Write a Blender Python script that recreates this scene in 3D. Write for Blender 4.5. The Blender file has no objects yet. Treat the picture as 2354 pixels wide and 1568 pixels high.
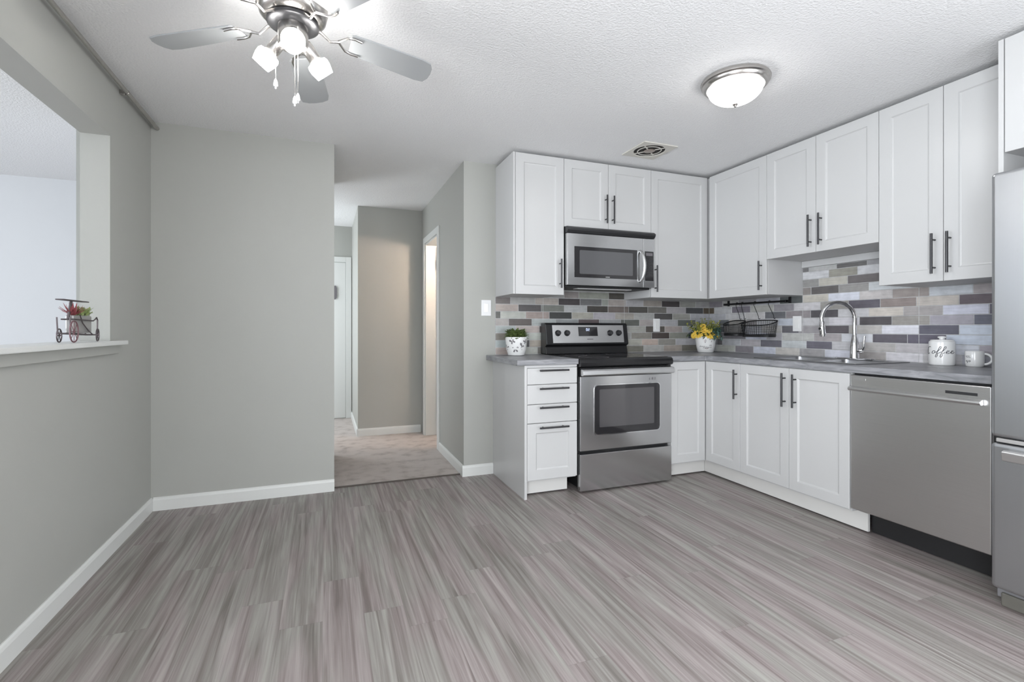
import bpy, bmesh, math, random
from mathutils import Vector, Matrix

# ------------------------------------------------------------------ camera, world, lights, exposure
S = bpy.context.scene
COL = S.collection
W_PX, H_PX, F_PX = 2354.0, 1568.0, 1130.06
CAM_H, YAW = 1.1195, 0.3646
cam_d = bpy.data.cameras.new('camera')
cam_d.sensor_fit = 'HORIZONTAL'; cam_d.sensor_width = 36.0
cam_d.lens = 36.0 * F_PX / W_PX
cam_d.shift_y = -(784.0 - 755.08) / W_PX
cam_d.clip_start = 0.02; cam_d.clip_end = 60
cam = bpy.data.objects.new('camera', cam_d); COL.objects.link(cam)
cam.location = (0, 0, CAM_H); cam.rotation_euler = (math.pi / 2, 0, -YAW)
S.camera = cam

world = bpy.data.worlds.new('daylight'); S.world = world; world.use_nodes = True
bg = world.node_tree.nodes['Background']
bg.inputs['Color'].default_value = (0.78, 0.88, 1.0, 1); bg.inputs['Strength'].default_value = 1.6

S.view_settings.view_transform = 'Standard'; S.view_settings.look = 'None'
S.view_settings.gamma = 1.0; S.view_settings.use_curve_mapping = False
S.view_settings.exposure = EXPO = 0.38

def area_light(name, loc, look, sx, sy, power, color):
    d = bpy.data.lights.new(name, 'AREA'); d.shape = 'RECTANGLE'; d.size = sx; d.size_y = sy
    d.energy = power; d.color = color
    o = bpy.data.objects.new(name, d); COL.objects.link(o); o.location = loc
    o.rotation_euler = Vector(look).to_track_quat('-Z', 'Y').to_euler()
    return o
# daylight through the patio window behind the camera, the living room window, the entry at the end of the hall
area_light('daylight_patio', (2.05, -2.06, 1.10), (-0.15, 1, 0.22), 2.2, 2.0, 42, (0.97, 0.98, 1.0))
area_light('daylight_living', (-5.08, 1.65, 1.30), (1, 0.0, 0.12), 2.6, 1.8, 128, (0.88, 0.935, 1.0))
area_light('added_fill_left', (-1.20, -0.95, 1.20), (1, 0.22, 0.0), 1.5, 1.7, 155, (0.92, 0.955, 1.0))  # added fill from behind left, brightens the drawer side panel and base cabinets
area_light('added_fill_right', (3.40, -0.95, 1.20), (-1, 0.35, 0.05), 1.5, 1.8, 52, (0.97, 0.98, 1.0))  # added fill from behind right, put in to lift the left wall
area_light('daylight_entry', (-1.10, 5.75, 1.35), (1, 0, 0), 1.0, 1.8, 26, (0.88, 0.94, 1.0))

# ------------------------------------------------------------------ dimensions read off the place (metres)
H = 2.388
XL, XR, YW = -0.994, 3.332, 3.605       # left wall, right wall, stove wall
XH, XC = 0.0635, 0.985                  # hall opening
YH, XD, YE = 5.314, 0.3234, 6.45        # hall far wall, its corner, end of the passage
TW = 0.12
YU, XU = 3.227, 2.965                   # fronts of the wall cabinets
ZT, ZB, ZM, ZS = 2.365, 1.364, 1.868, 1.6145
YF, XB, ZK = 2.962, 2.702, 0.118        # fronts of the base cabinets
ZC0, ZC = 0.877, 0.914                  # worktop

# ------------------------------------------------------------------ materials
MATS = {}
def lin(c):
    c = c / 255.0
    return c / 12.92 if c <= 0.04045 else ((c + 0.055) / 1.055) ** 2.4
def hexlin(h, k=1.0): return tuple(min(0.86, lin(int(h[i:i + 2], 16)) * k) for i in (0, 2, 4)) + (1,)
def nt(name):
    m = bpy.data.materials.new(name); m.use_nodes = True
    MATS[name] = m
    return m, m.node_tree.nodes, m.node_tree.links, m.node_tree.nodes['Principled BSDF']
def setp(b, **k):
    for a, v in k.items():
        b.inputs[a.replace('_', ' ')].default_value = v
def plain(name, col, rough=0.5, metal=0.0, spec=0.5, noise=0.0, nscale=20, bump=0.0, bscale=60, stretch=(1, 1, 1), coat=0.0):
    """one colour with a soft procedural variation and a fine surface bump"""
    m, N, L, b = nt(name)
    b.inputs['Base Color'].default_value = tuple(col[:3]) + (1,)
    b.inputs['Roughness'].default_value = rough; b.inputs['Metallic'].default_value = metal
    b.inputs['Specular IOR Level'].default_value = spec
    b.inputs['Coat Weight'].default_value = coat
    tc = N.new('ShaderNodeTexCoord'); mp = N.new('ShaderNodeMapping'); mp.inputs['Scale'].default_value = stretch
    L.new(tc.outputs['Object'], mp.inputs['Vector'])
    if noise > 0:
        n = N.new('ShaderNodeTexNoise'); n.inputs['Scale'].default_value = nscale; n.inputs['Detail'].default_value = 4
        L.new(mp.outputs[0], n.inputs['Vector'])
        r = N.new('ShaderNodeMapRange'); r.inputs[3].default_value = 1 - noise; r.inputs[4].default_value = 1 + noise
        L.new(n.outputs['Fac'], r.inputs[0])
        mx = N.new('ShaderNodeMix'); mx.data_type = 'RGBA'; mx.blend_type = 'MULTIPLY'; mx.inputs[0].default_value = 1
        mx.inputs[6].default_value = tuple(col[:3]) + (1,)
        L.new(r.outputs[0], mx.inputs[7]); L.new(mx.outputs[2], b.inputs['Base Color'])
    if bump > 0:
        n2 = N.new('ShaderNodeTexNoise'); n2.inputs['Scale'].default_value = bscale; n2.inputs['Detail'].default_value = 3
        L.new(mp.outputs[0], n2.inputs['Vector'])
        bp = N.new('ShaderNodeBump'); bp.inputs['Strength'].default_value = bump; bp.inputs['Distance'].default_value = 0.004
        L.new(n2.outputs['Fac'], bp.inputs['Height']); L.new(bp.outputs[0], b.inputs['Normal'])
    return m

WALL = plain('wall_paint', (0.408, 0.411, 0.384), 0.55, noise=0.015, nscale=3, bump=0.05, bscale=120)
WALL2 = plain('living_room_paint', (0.64, 0.65, 0.66), 0.6, noise=0.01, nscale=3, bump=0.05, bscale=120)
CEIL = plain('ceiling_paint', (0.82, 0.82, 0.822), 0.85, spec=0.2, noise=0.03, nscale=100, bump=0.85, bscale=105)
TRIM = plain('trim_paint', (0.70, 0.71, 0.69), 0.35, bump=0.02)
CAB = plain('cabinet_paint', (0.54, 0.54, 0.537), 0.32, noise=0.008, nscale=4, bump=0.03, bscale=40)
CABIN = plain('cabinet_board', (0.57, 0.57, 0.57), 0.5, noise=0.01, nscale=4)
KICK = plain('toe_kick_board', (0.66, 0.65, 0.63), 0.5, noise=0.02, nscale=8, bump=0.05, bscale=50)
GRAPH = plain('graphite_metal', (0.055, 0.055, 0.058), 0.35, metal=0.6, bump=0.02)
BLACK = plain('black_enamel', (0.012, 0.012, 0.013), 0.22, noise=0.1, nscale=10)
BLACKM = plain('black_plastic', (0.014, 0.014, 0.015), 0.5, noise=0.1, nscale=30)
BLGLASS = plain('black_glass', (0.022, 0.021, 0.023), 0.06, noise=0.1, nscale=8, coat=0.3)
WHITEP = plain('white_plastic', (0.80, 0.80, 0.80), 0.35, noise=0.01)
CERAM = plain('white_ceramic', (0.80, 0.80, 0.79), 0.16, noise=0.01, coat=0.4)
CHROME = plain('chrome', (0.75, 0.75, 0.76), 0.08, metal=1.0, noise=0.02)
NICKEL = plain('brushed_nickel', (0.50, 0.48, 0.46), 0.26, metal=1.0, noise=0.04, nscale=60)
WIRE = plain('black_wire', (0.012, 0.012, 0.013), 0.45, metal=0.4, noise=0.1)
CARTM = plain('weathered_bronze', (0.13, 0.11, 0.115), 0.45, metal=0.7, noise=0.2, nscale=80)
PINK = plain('aged_red_paint', (0.17, 0.085, 0.095), 0.5, noise=0.3, nscale=80)
INK = plain('dark_ink', (0.035, 0.035, 0.045), 0.5, noise=0.05)
PRINT = plain('grey_print', (0.16, 0.15, 0.16), 0.4, noise=0.3, nscale=120)
PRINTR = plain('red_print', (0.25, 0.09, 0.09), 0.4, noise=0.3, nscale=120)
LEAFG = plain('green_leaf', (0.12, 0.17, 0.05), 0.55, noise=0.4, nscale=40)
LEAFD = plain('dark_green_leaf', (0.035, 0.06, 0.018), 0.55, noise=0.4, nscale=40)
LEAFB = plain('blue_green_leaf', (0.065, 0.13, 0.105), 0.55, noise=0.35, nscale=40)
LEAFY = plain('yellow_green_sprig', (0.30, 0.31, 0.06), 0.6, noise=0.35, nscale=60)
PETAL = plain('yellow_petal', (0.84, 0.58, 0.09), 0.6, noise=0.2, nscale=60)
PETALC = plain('brown_flower_heart', (0.45, 0.24, 0.03), 0.8, noise=0.3, nscale=60)
SUCR = plain('red_succulent', (0.32, 0.075, 0.085), 0.5, noise=0.3, nscale=60)
SUCG = plain('pale_green_succulent', (0.24, 0.30, 0.11), 0.5, noise=0.3, nscale=60)
ZINC = plain('zinc', (0.42, 0.41, 0.40), 0.45, metal=0.5, noise=0.08)
MOTOR = plain('bronze_motor', (0.34, 0.29, 0.26), 0.35, metal=0.5, noise=0.2)
DARKV = plain('dark_cavity', (0.02, 0.017, 0.015), 0.8, noise=0.2)
VENTP = plain('off_white_vent', (0.62, 0.60, 0.55), 0.45, noise=0.03)
BLADE = plain('fan_blade_grey', (0.30, 0.31, 0.315), 0.38, noise=0.03, nscale=10, stretch=(1, 1, 1))
MWGLASS = plain('mesh_screen_glass', (0.10, 0.10, 0.105), 0.16, noise=0.03, nscale=6, coat=0.3)
OVENGLASS = plain('oven_window_glass', (0.075, 0.072, 0.075), 0.07, noise=0.03, nscale=6, coat=0.3)
STRAP = plain('dark_threshold', (0.07, 0.055, 0.045), 0.5, noise=0.1)

def glow(name, col, strength):
    m, N, L, b = nt(name)
    b.inputs['Base Color'].default_value = (0.8, 0.8, 0.8, 1); b.inputs['Roughness'].default_value = 0.3
    b.inputs['Emission Color'].default_value = tuple(col) + (1,)
    n = N.new('ShaderNodeTexNoise'); n.inputs['Scale'].default_value = 8
    r = N.new('ShaderNodeMapRange'); r.inputs[3].default_value = strength * 0.97; r.inputs[4].default_value = strength * 1.03
    L.new(n.outputs['Fac'], r.inputs[0]); L.new(r.outputs[0], b.inputs['Emission Strength'])
    return m
SHADE = glow('lit_lamp_glass', (1.0, 0.985, 0.96), 36.0)
DOMEG = glow('lit_dome_glass', (1.0, 0.985, 0.96), 9.0)
LED = glow('blue_display_digits', (0.45, 0.55, 1.0), 1.6)
WARM = glow('lit_bathroom_globe', (1.0, 0.78, 0.63), 190.0)

def steel(name, col, rough, vertical=False, metal=1.0):
    m, N, L, b = nt(name)
    setp(b, Metallic=metal, Roughness=rough)
    tc = N.new('ShaderNodeTexCoord'); mp = N.new('ShaderNodeMapping')
    mp.inputs['Scale'].default_value = (300, 300, 2.0) if vertical else (3, 3, 420)
    L.new(tc.outputs['Object'], mp.inputs['Vector'])
    n = N.new('ShaderNodeTexNoise'); n.inputs['Scale'].default_value = 1.0; n.inputs['Detail'].default_value = 3
    L.new(mp.outputs[0], n.inputs['Vector'])
    r = N.new('ShaderNodeMapRange'); k_ = 0.05 if vertical else 0.17; r.inputs[3].default_value = rough * (1 - k_); r.inputs[4].default_value = rough * (1 + k_)
    L.new(n.outputs['Fac'], r.inputs[0]); L.new(r.outputs[0], b.inputs['Roughness'])
    r2 = N.new('ShaderNodeMapRange'); r2.inputs[3].default_value = 0.98 if vertical else 0.95; r2.inputs[4].default_value = 1.02 if vertical else 1.05
    L.new(n.outputs['Fac'], r2.inputs[0])
    mx = N.new('ShaderNodeMix'); mx.data_type = 'RGBA'; mx.blend_type = 'MULTIPLY'; mx.inputs[0].default_value = 1
    mx.inputs[6].default_value = tuple(col) + (1,); L.new(r2.outputs[0], mx.inputs[7]); L.new(mx.outputs[2], b.inputs['Base Color'])
    return m
STEEL = steel('stainless_steel', (0.57, 0.57, 0.575), 0.20)
STEELD = steel('stainless_steel_dishwasher', (0.63, 0.625, 0.62), 0.30)
STEELF = steel('stainless_steel_fridge', (0.45, 0.46, 0.475), 0.34, vertical=True)
STEELB = steel('bright_stainless', (0.64, 0.64, 0.64), 0.33)
SINKM = steel('sink_stainless', (0.42, 0.42, 0.43), 0.38)

def mat_floor():
    m, N, L, b = nt('vinyl_plank')
    tc = N.new('ShaderNodeTexCoord'); sx = N.new('ShaderNodeSeparateXYZ'); L.new(tc.outputs['Object'], sx.inputs[0])
    def mth(op, a, c=None, clamp=False):
        n = N.new('ShaderNodeMath'); n.operation = op; n.use_clamp = clamp
        for i, v in enumerate((a, c)):
            if v is None: continue
            if isinstance(v, (int, float)): n.inputs[i].default_value = v
            else: L.new(v, n.inputs[i])
        return n.outputs[0]
    PWD, PLN = 0.152, 1.22
    u = mth('DIVIDE', mth('ADD', sx.outputs[0], 0.31 + 30 * PWD), PWD)
    iu = mth('FLOOR', u); fu = mth('FRACT', u)
    wn = N.new('ShaderNodeTexWhiteNoise'); wn.noise_dimensions = '1D'; L.new(iu, wn.inputs['W'])
    v = mth('ADD', mth('DIVIDE', mth('ADD', sx.outputs[1], 20.0), PLN), mth('MULTIPLY', wn.outputs['Value'], 7.31))
    iv = mth('FLOOR', v); fv = mth('FRACT', v)
    cmb = N.new('ShaderNodeCombineXYZ'); L.new(iu, cmb.inputs[0]); L.new(iv, cmb.inputs[1])
    wn2 = N.new('ShaderNodeTexWhiteNoise'); wn2.noise_dimensions = '3D'; L.new(cmb.outputs[0], wn2.inputs['Vector'])
    # grain: noise stretched along the plank, shifted for every plank
    gc = N.new('ShaderNodeCombineXYZ')
    L.new(mth('ADD', mth('MULTIPLY', sx.outputs[0], 38.0), mth('MULTIPLY', wn2.outputs['Value'], 90.0)), gc.inputs[0])
    L.new(mth('MULTIPLY', sx.outputs[1], 1.15), gc.inputs[1]); L.new(mth('MULTIPLY', wn2.outputs['Value'], 37.0), gc.inputs[2])
    g1 = N.new('ShaderNodeTexNoise'); g1.inputs['Scale'].default_value = 1.0; g1.inputs['Detail'].default_value = 3.5
    g1.inputs['Roughness'].default_value = 0.55; g1.inputs['Distortion'].default_value = 0.9; L.new(gc.outputs[0], g1.inputs['Vector'])
    gc2 = N.new('ShaderNodeCombineXYZ')
    L.new(mth('MULTIPLY', sx.outputs[0], 190.0), gc2.inputs[0]); L.new(mth('MULTIPLY', sx.outputs[1], 5.0), gc2.inputs[1])
    L.new(mth('MULTIPLY', wn2.outputs['Value'], 11.0), gc2.inputs[2])
    g2 = N.new('ShaderNodeTexNoise'); g2.inputs['Scale'].default_value = 1.0; g2.inputs['Detail'].default_value = 2; L.new(gc2.outputs[0], g2.inputs['Vector'])
    fac = mth('ADD', mth('MULTIPLY', g1.outputs['Fac'], 0.80), mth('MULTIPLY', g2.outputs['Fac'], 0.20))
    fac = mth('ADD', fac, mth('MULTIPLY', mth('SUBTRACT', wn2.outputs['Value'], 0.5), 0.045))
    cr = N.new('ShaderNodeValToRGB'); e = cr.color_ramp.elements
    e[0].position = 0.33; e[0].color = (0.168, 0.148, 0.138, 1)
    e[1].position = 0.70; e[1].color = (0.393, 0.372, 0.355, 1)
    e2 = cr.color_ramp.elements.new(0.47); e2.color = (0.254, 0.229, 0.219, 1)
    e3 = cr.color_ramp.elements.new(0.56); e3.color = (0.313, 0.291, 0.278, 1)
    L.new(fac, cr.inputs[0])
    # faint mauve and grey-green washes
    tn = N.new('ShaderNodeTexNoise'); tn.inputs['Scale'].default_value = 1.0; tn.inputs['Detail'].default_value = 1
    tcx = N.new('ShaderNodeCombineXYZ'); L.new(mth('MULTIPLY', sx.outputs[0], 9.0), tcx.inputs[0]); L.new(mth('MULTIPLY', sx.outputs[1], 1.6), tcx.inputs[1])
    L.new(mth('MULTIPLY', wn2.outputs['Value'], 23.0), tcx.inputs[2]); L.new(tcx.outputs[0], tn.inputs['Vector'])
    tr = N.new('ShaderNodeValToRGB'); t = tr.color_ramp.elements
    t[0].position = 0.42; t[0].color = (0.985, 1.005, 0.975, 1); t[1].position = 0.58; t[1].color = (1.035, 0.975, 0.990, 1)
    L.new(tn.outputs['Fac'], tr.inputs[0])
    mx = N.new('ShaderNodeMix'); mx.data_type = 'RGBA'; mx.blend_type = 'MULTIPLY'; mx.inputs[0].default_value = 1
    L.new(cr.outputs[0], mx.inputs[6]); L.new(tr.outputs[0], mx.inputs[7])
    # seams
    eu = mth('MINIMUM', fu, mth('SUBTRACT', 1.0, fu)); ev = mth('MINIMUM', fv, mth('SUBTRACT', 1.0, fv))
    su = mth('GREATER_THAN', eu, 0.006); sv = mth('GREATER_THAN', ev, 0.0009)
    seam = mth('MULTIPLY', su, sv)
    sr = N.new('ShaderNodeMapRange'); sr.inputs[3].default_value = 0.86; sr.inputs[4].default_value = 1.0; L.new(seam, sr.inputs[0])
    mx2 = N.new('ShaderNodeMix'); mx2.data_type = 'RGBA'; mx2.blend_type = 'MULTIPLY'; mx2.inputs[0].default_value = 1
    L.new(mx.outputs[2], mx2.inputs[6]); L.new(sr.outputs[0], mx2.inputs[7]); L.new(mx2.outputs[2], b.inputs['Base Color'])
    bp = N.new('ShaderNodeBump'); bp.inputs['Strength'].default_value = 0.12; bp.inputs['Distance'].default_value = 0.002
    L.new(g2.outputs['Fac'], bp.inputs['Height']); L.new(bp.outputs[0], b.inputs['Normal'])
    setp(b, Roughness=0.42, Specular_IOR_Level=0.4)
    return m
FLOOR = mat_floor()

def mat_counter():
    m, N, L, b = nt('grey_laminate')
    tc = N.new('ShaderNodeTexCoord'); mp = N.new('ShaderNodeMapping'); mp.inputs['Scale'].default_value = (5, 5, 26)
    L.new(tc.outputs['Object'], mp.inputs['Vector'])
    n = N.new('ShaderNodeTexNoise'); n.inputs['Scale'].default_value = 1.3; n.inputs['Detail'].default_value = 6; n.inputs['Distortion'].default_value = 1.2
    L.new(mp.outputs[0], n.inputs['Vector'])
    cr = N.new('ShaderNodeValToRGB'); e = cr.color_ramp.elements
    e[0].position = 0.3; e[0].color = (0.165, 0.17, 0.18, 1); e[1].position = 0.72; e[1].color = (0.36, 0.36, 0.38, 1)
    L.new(n.outputs['Fac'], cr.inputs[0]); L.new(cr.outputs[0], b.inputs['Base Color'])
    setp(b, Roughness=0.36)
    return m
COUNTER = mat_counter()

def mat_tile():
    m, N, L, b = nt('wood_look_tile')
    at = N.new('ShaderNodeAttribute'); at.attribute_name = 'tile_color'
    tc = N.new('ShaderNodeTexCoord'); mp = N.new('ShaderNodeMapping'); mp.inputs['Scale'].default_value = (7, 7, 110)
    L.new(tc.outputs['Object'], mp.inputs['Vector'])
    n = N.new('ShaderNodeTexNoise'); n.inputs['Scale'].default_value = 1.0; n.inputs['Detail'].default_value = 4; n.inputs['Distortion'].default_value = 0.8
    L.new(mp.outputs[0], n.inputs['Vector'])
    n2 = N.new('ShaderNodeTexNoise'); n2.inputs['Scale'].default_value = 26; n2.inputs['Detail'].default_value = 3; L.new(tc.outputs['Object'], n2.inputs['Vector'])
    ad = N.new('ShaderNodeMath'); ad.operation = 'ADD'; L.new(n.outputs['Fac'], ad.inputs[0]); L.new(n2.outputs['Fac'], ad.inputs[1])
    r = N.new('ShaderNodeMapRange'); r.inputs[1].default_value = 0.6; r.inputs[2].default_value = 1.4; r.inputs[3].default_value = 0.80; r.inputs[4].default_value = 1.18
    L.new(ad.outputs[0], r.inputs[0])
    mx = N.new('ShaderNodeMix'); mx.data_type = 'RGBA'; mx.blend_type = 'MULTIPLY'; mx.inputs[0].default_value = 1
    L.new(at.outputs['Color'], mx.inputs[6]); L.new(r.outputs[0], mx.inputs[7]); L.new(mx.outputs[2], b.inputs['Base Color'])
    setp(b, Roughness=0.35)
    return m
TILE = mat_tile()

def mat_carpet():
    m, N, L, b = nt('beige_carpet')
    tc = N.new('ShaderNodeTexCoord')
    n = N.new('ShaderNodeTexNoise'); n.inputs['Scale'].default_value = 260; n.inputs['Detail'].default_value = 3; L.new(tc.outputs['Object'], n.inputs['Vector'])
    n2 = N.new('ShaderNodeTexNoise'); n2.inputs['Scale'].default_value = 9; n2.inputs['Detail'].default_value = 3; L.new(tc.outputs['Object'], n2.inputs['Vector'])
    ad = N.new('ShaderNodeMath'); ad.operation = 'ADD'; L.new(n.outputs['Fac'], ad.inputs[0]); L.new(n2.outputs['Fac'], ad.inputs[1])
    cr = N.new('ShaderNodeValToRGB'); e = cr.color_ramp.elements
    e[0].position = 0.75; e[0].color = (0.36, 0.315, 0.29, 1); e[1].position = 1.2; e[1].color = (0.54, 0.49, 0.46, 1)
    L.new(ad.outputs[0], cr.inputs[0]); L.new(cr.outputs[0], b.inputs['Base Color'])
    bp = N.new('ShaderNodeBump'); bp.inputs['Strength'].default_value = 0.6; bp.inputs['Distance'].default_value = 0.004
    L.new(n.outputs['Fac'], bp.inputs['Height']); L.new(bp.outputs[0], b.inputs['Normal'])
    setp(b, Roughness=0.95, Specular_IOR_Level=0.1)
    return m
CARPET = mat_carpet()

def mat_pane():
    m, N, L, b = nt('window_glass')
    t = N.new('ShaderNodeBsdfTransparent'); g = N.new('ShaderNodeBsdfGlossy'); g.inputs['Roughness'].default_value = 0.02
    x = N.new('ShaderNodeMixShader'); x.inputs[0].default_value = 0.07
    L.new(t.outputs[0], x.inputs[1]); L.new(g.outputs[0], x.inputs[2])
    L.new(x.outputs[0], N['Material Output'].inputs['Surface'])
    return m
PANE = mat_pane()

# ------------------------------------------------------------------ mesh building
class MB:
    """collects shapes; build() links them as one mesh object"""
    def __init__(s, T=None): s.bm = bmesh.new(); s.T = T; s.mi = 0; s.mats = None
    def vert(s, p):
        p = Vector(p)
        if s.T: p = s.T(p)
        return s.bm.verts.new(p)
    def face(s, vs):
        try: f = s.bm.faces.new(vs)
        except ValueError: return None
        f.material_index = s.mi; return f
    def box(s, x0, x1, y0, y1, z0, z1):
        v = [s.vert((x, y, z)) for x in (x0, x1) for y in (y0, y1) for z in (z0, z1)]
        for q in ((0, 1, 3, 2), (4, 6, 7, 5), (0, 4, 5, 1), (2, 3, 7, 6), (0, 2, 6, 4), (1, 5, 7, 3)): s.face([v[i] for i in q])
        return s
    def loft(s, rings, cap0=True, cap1=True, closed=True):
        R = [[s.vert(p) for p in r] for r in rings]
        n = len(R[0])
        for a, b in zip(R[:-1], R[1:]):
            for i in range(n if closed else n - 1):
                s.face([a[i], a[(i + 1) % n], b[(i + 1) % n], b[i]])
        if cap0: s.face(R[0][::-1])
        if cap1: s.face(R[-1])
        return s
    def tube(s, pts, r, n=8, cap=True, closed=False):
        pts = [Vector(p) for p in pts]; rings = []; up = None
        rr = r if isinstance(r, (list, tuple)) else [r] * len(pts)
        for i, p in enumerate(pts):
            if closed: t = (pts[(i + 1) % len(pts)] - pts[i - 1]).normalized()
            elif i == 0: t = (pts[1] - pts[0]).normalized()
            elif i == len(pts) - 1: t = (pts[-1] - pts[-2]).normalized()
            else: t = ((pts[i + 1] - p).normalized() + (p - pts[i - 1]).normalized()).normalized()
            if up is None: up = t.orthogonal().normalized()
            up = (up - t * up.dot(t)); up = up.normalized() if up.length > 1e-6 else t.orthogonal().normalized()
            bi = t.cross(up)
            rings.append([p + (up * math.cos(2 * math.pi * k / n) + bi * math.sin(2 * math.pi * k / n)) * rr[i] for k in range(n)])
        if closed:
            R = [[s.vert(q) for q in r_] for r_ in rings]; m = len(R)
            for j in range(m):
                a, b = R[j], R[(j + 1) % m]
                for i in range(n): s.face([a[i], a[(i + 1) % n], b[(i + 1) % n], b[i]])
            return s
        return s.loft(rings, cap, cap)
    def lathe(s, c, prof, axis=(0, 0, 1), n=32, cap0=True, cap1=True):
        """prof: (radius, distance along axis)"""
        c = Vector(c); ax = Vector(axis).normalized(); u = ax.orthogonal().normalized(); w = ax.cross(u)
        rings = [[c + ax * h + (u * math.cos(2 * math.pi * k / n) + w * math.sin(2 * math.pi * k / n)) * max(r, 1e-4) for k in range(n)] for r, h in prof]
        return s.loft(rings, cap0, cap1)
    def ball(s, c, r, n=12, sc=(1, 1, 1)):
        c = Vector(c)
        prof = [(math.sin(math.pi * i / n) , -math.cos(math.pi * i / n)) for i in range(n + 1)]
        rings = [[c + Vector((max(a, 1e-3) * math.cos(2 * math.pi * k / (2 * n)) * r * sc[0], max(a, 1e-3) * math.sin(2 * math.pi * k / (2 * n)) * r * sc[1], h * r * sc[2])) for k in range(2 * n)] for a, h in prof]
        return s.loft(rings)
    def prism(s, poly, a, b, fn):
        """poly of 2D points extruded between a and b; fn(u, v, t) -> 3D"""
        return s.loft([[fn(u, v, a) for u, v in poly], [fn(u, v, b) for u, v in poly]])
    def leaf(s, base, d, length, width, bend=0.2, up=(0, 0, 1)):
        base = Vector(base); d = Vector(d).normalized(); sd = d.cross(Vector(up))
        sd = sd.normalized() if sd.length > 1e-3 else d.orthogonal().normalized()
        nn = sd.cross(d)
        prev = None; rows = []
        for t, w in ((0, 0.15), (0.3, 0.85), (0.6, 1.0), (0.85, 0.55), (1.0, 0.05)):
            p = base + d * length * t + nn * (-bend * length * t * t)
            rows.append((s.vert(p - sd * width * w * 0.5), s.vert(p + nn * width * 0.12), s.vert(p + sd * width * w * 0.5)))
        for a, b in zip(rows[:-1], rows[1:]):
            s.face([a[0], a[1], b[1], b[0]]); s.face([a[1], a[2], b[2], b[1]])
        return s
    def build(s, name, mat, parent=None, smooth=False, bevel=0.0, loc=None, seg=2, label=None, recalc=True):
        if recalc: bmesh.ops.recalc_face_normals(s.bm, faces=s.bm.faces)
        org = Vector((0, 0, 0))
        if parent is not None:
            r = parent
            while r.parent: r = r.parent
            org = Vector(r.location)
        elif loc is not None: org = Vector(loc)
        for v in s.bm.verts: v.co -= org
        me = bpy.data.meshes.new(name); s.bm.to_mesh(me); s.bm.free()
        for m in (mat if isinstance(mat, (list, tuple)) else [mat]): me.materials.append(m)
        if smooth:
            me.polygons.foreach_set('use_smooth', [True] * len(me.polygons))
        o = bpy.data.objects.new(name, me); COL.objects.link(o)
        if smooth is True:
            md = o.modifiers.new('edges', 'EDGE_SPLIT'); md.split_angle = math.radians(38)
        if parent is not None: o.parent = parent
        elif loc is not None: o.location = org
        if bevel > 0:
            md = o.modifiers.new('bevel', 'BEVEL'); md.width = bevel; md.segments = seg; md.limit_method = 'ANGLE'; md.angle_limit = math.radians(40)
        if label: o['label'] = label
        return o

def tag(o, label, cat, group=None, kind=None):
    o['label'] = label; o['category'] = cat
    if group: o['group'] = group
    if kind: o['kind'] = kind
    return o
def thing(name, label, cat, loc, group=None):
    o = bpy.data.objects.new(name, None); COL.objects.link(o); o.location = loc; o.empty_display_size = 0.1
    return tag(o, label, cat, group)
def struct(name, mb, mat, label, cat, bevel=0.0, smooth=False, parent=None):
    o = mb.build(name, mat, parent=parent, bevel=bevel, smooth=smooth)
    if parent is None: tag(o, label, cat, kind='structure')
    return o
def boxes(*bs, T=None):
    m = MB(T)
    for b in bs: m.box(*b)
    return m

# ------------------------------------------------------------------ the room shell
struct('floor', boxes((XL - 0.005, XR + 0.005, -2.0, YW, -0.05, 0.0), (XH + 0.0, XC, YW, 3.662, -0.05, 0.0)), FLOOR,
       'grey mauve wood-look vinyl plank floor of the kitchen', 'floor')
struct('ceiling', boxes((-5.1, XR + 0.12, -2.1, YE + 0.1, H, H + 0.06)), CEIL, 'white lightly textured ceiling over kitchen and hall', 'ceiling')
struct('wall_back', boxes((-1.36, XH, YW, YW + TW, 0, H), (XC, XR + TW, YW, YW + TW, 0, H)), WALL,
       'pale grey-green wall with the hall opening, behind the stove', 'wall')
struct('wall_right', boxes((XR, XR + TW, -0.20, YW, 0, H), (XR, XR + TW, -2.0, -1.70, 0, H), (XR, XR + TW, -1.70, -0.20, 0, 0.30), (XR, XR + TW, -1.70, -0.20, 2.10, H)), WALL, 'grey wall behind the sink run', 'wall')
PY0, PY1, PZ0, PZ1 = 0.35, 2.991, 1.035, 2.076
struct('wall_left', boxes((XL - TW, XL, -2.0, -1.70, 0, PZ0), (XL - TW, XL, -1.70, -0.10, 0, 0.30), (XL - TW, XL, -0.10, YW, 0, PZ0), (XL - TW, XL, -2.0, YW, PZ1, H),
                          (XL - TW, XL, -2.0, -1.70, PZ0, PZ1), (XL - TW, XL, -0.10, PY0, PZ0, PZ1), (XL - TW, XL, PY1, YW, PZ0, PZ1)), WALL,
       'pale grey-green wall with the pass-through opening', 'wall')
WX0, WX1, WZ0, WZ1 = 0.9, 3.2, 0.08, 2.10
struct('wall_front', boxes((XL - TW, WX0, -2.0 - TW, -2.0, 0, H), (WX1, XR + TW, -2.0 - TW, -2.0, 0, H),
                           (WX0, WX1, -2.0 - TW, -2.0, 0, WZ0), (WX0, WX1, -2.0 - TW, -2.0, WZ1, H)), WALL,
       'grey wall with the patio window behind the viewer', 'wall')
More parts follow.
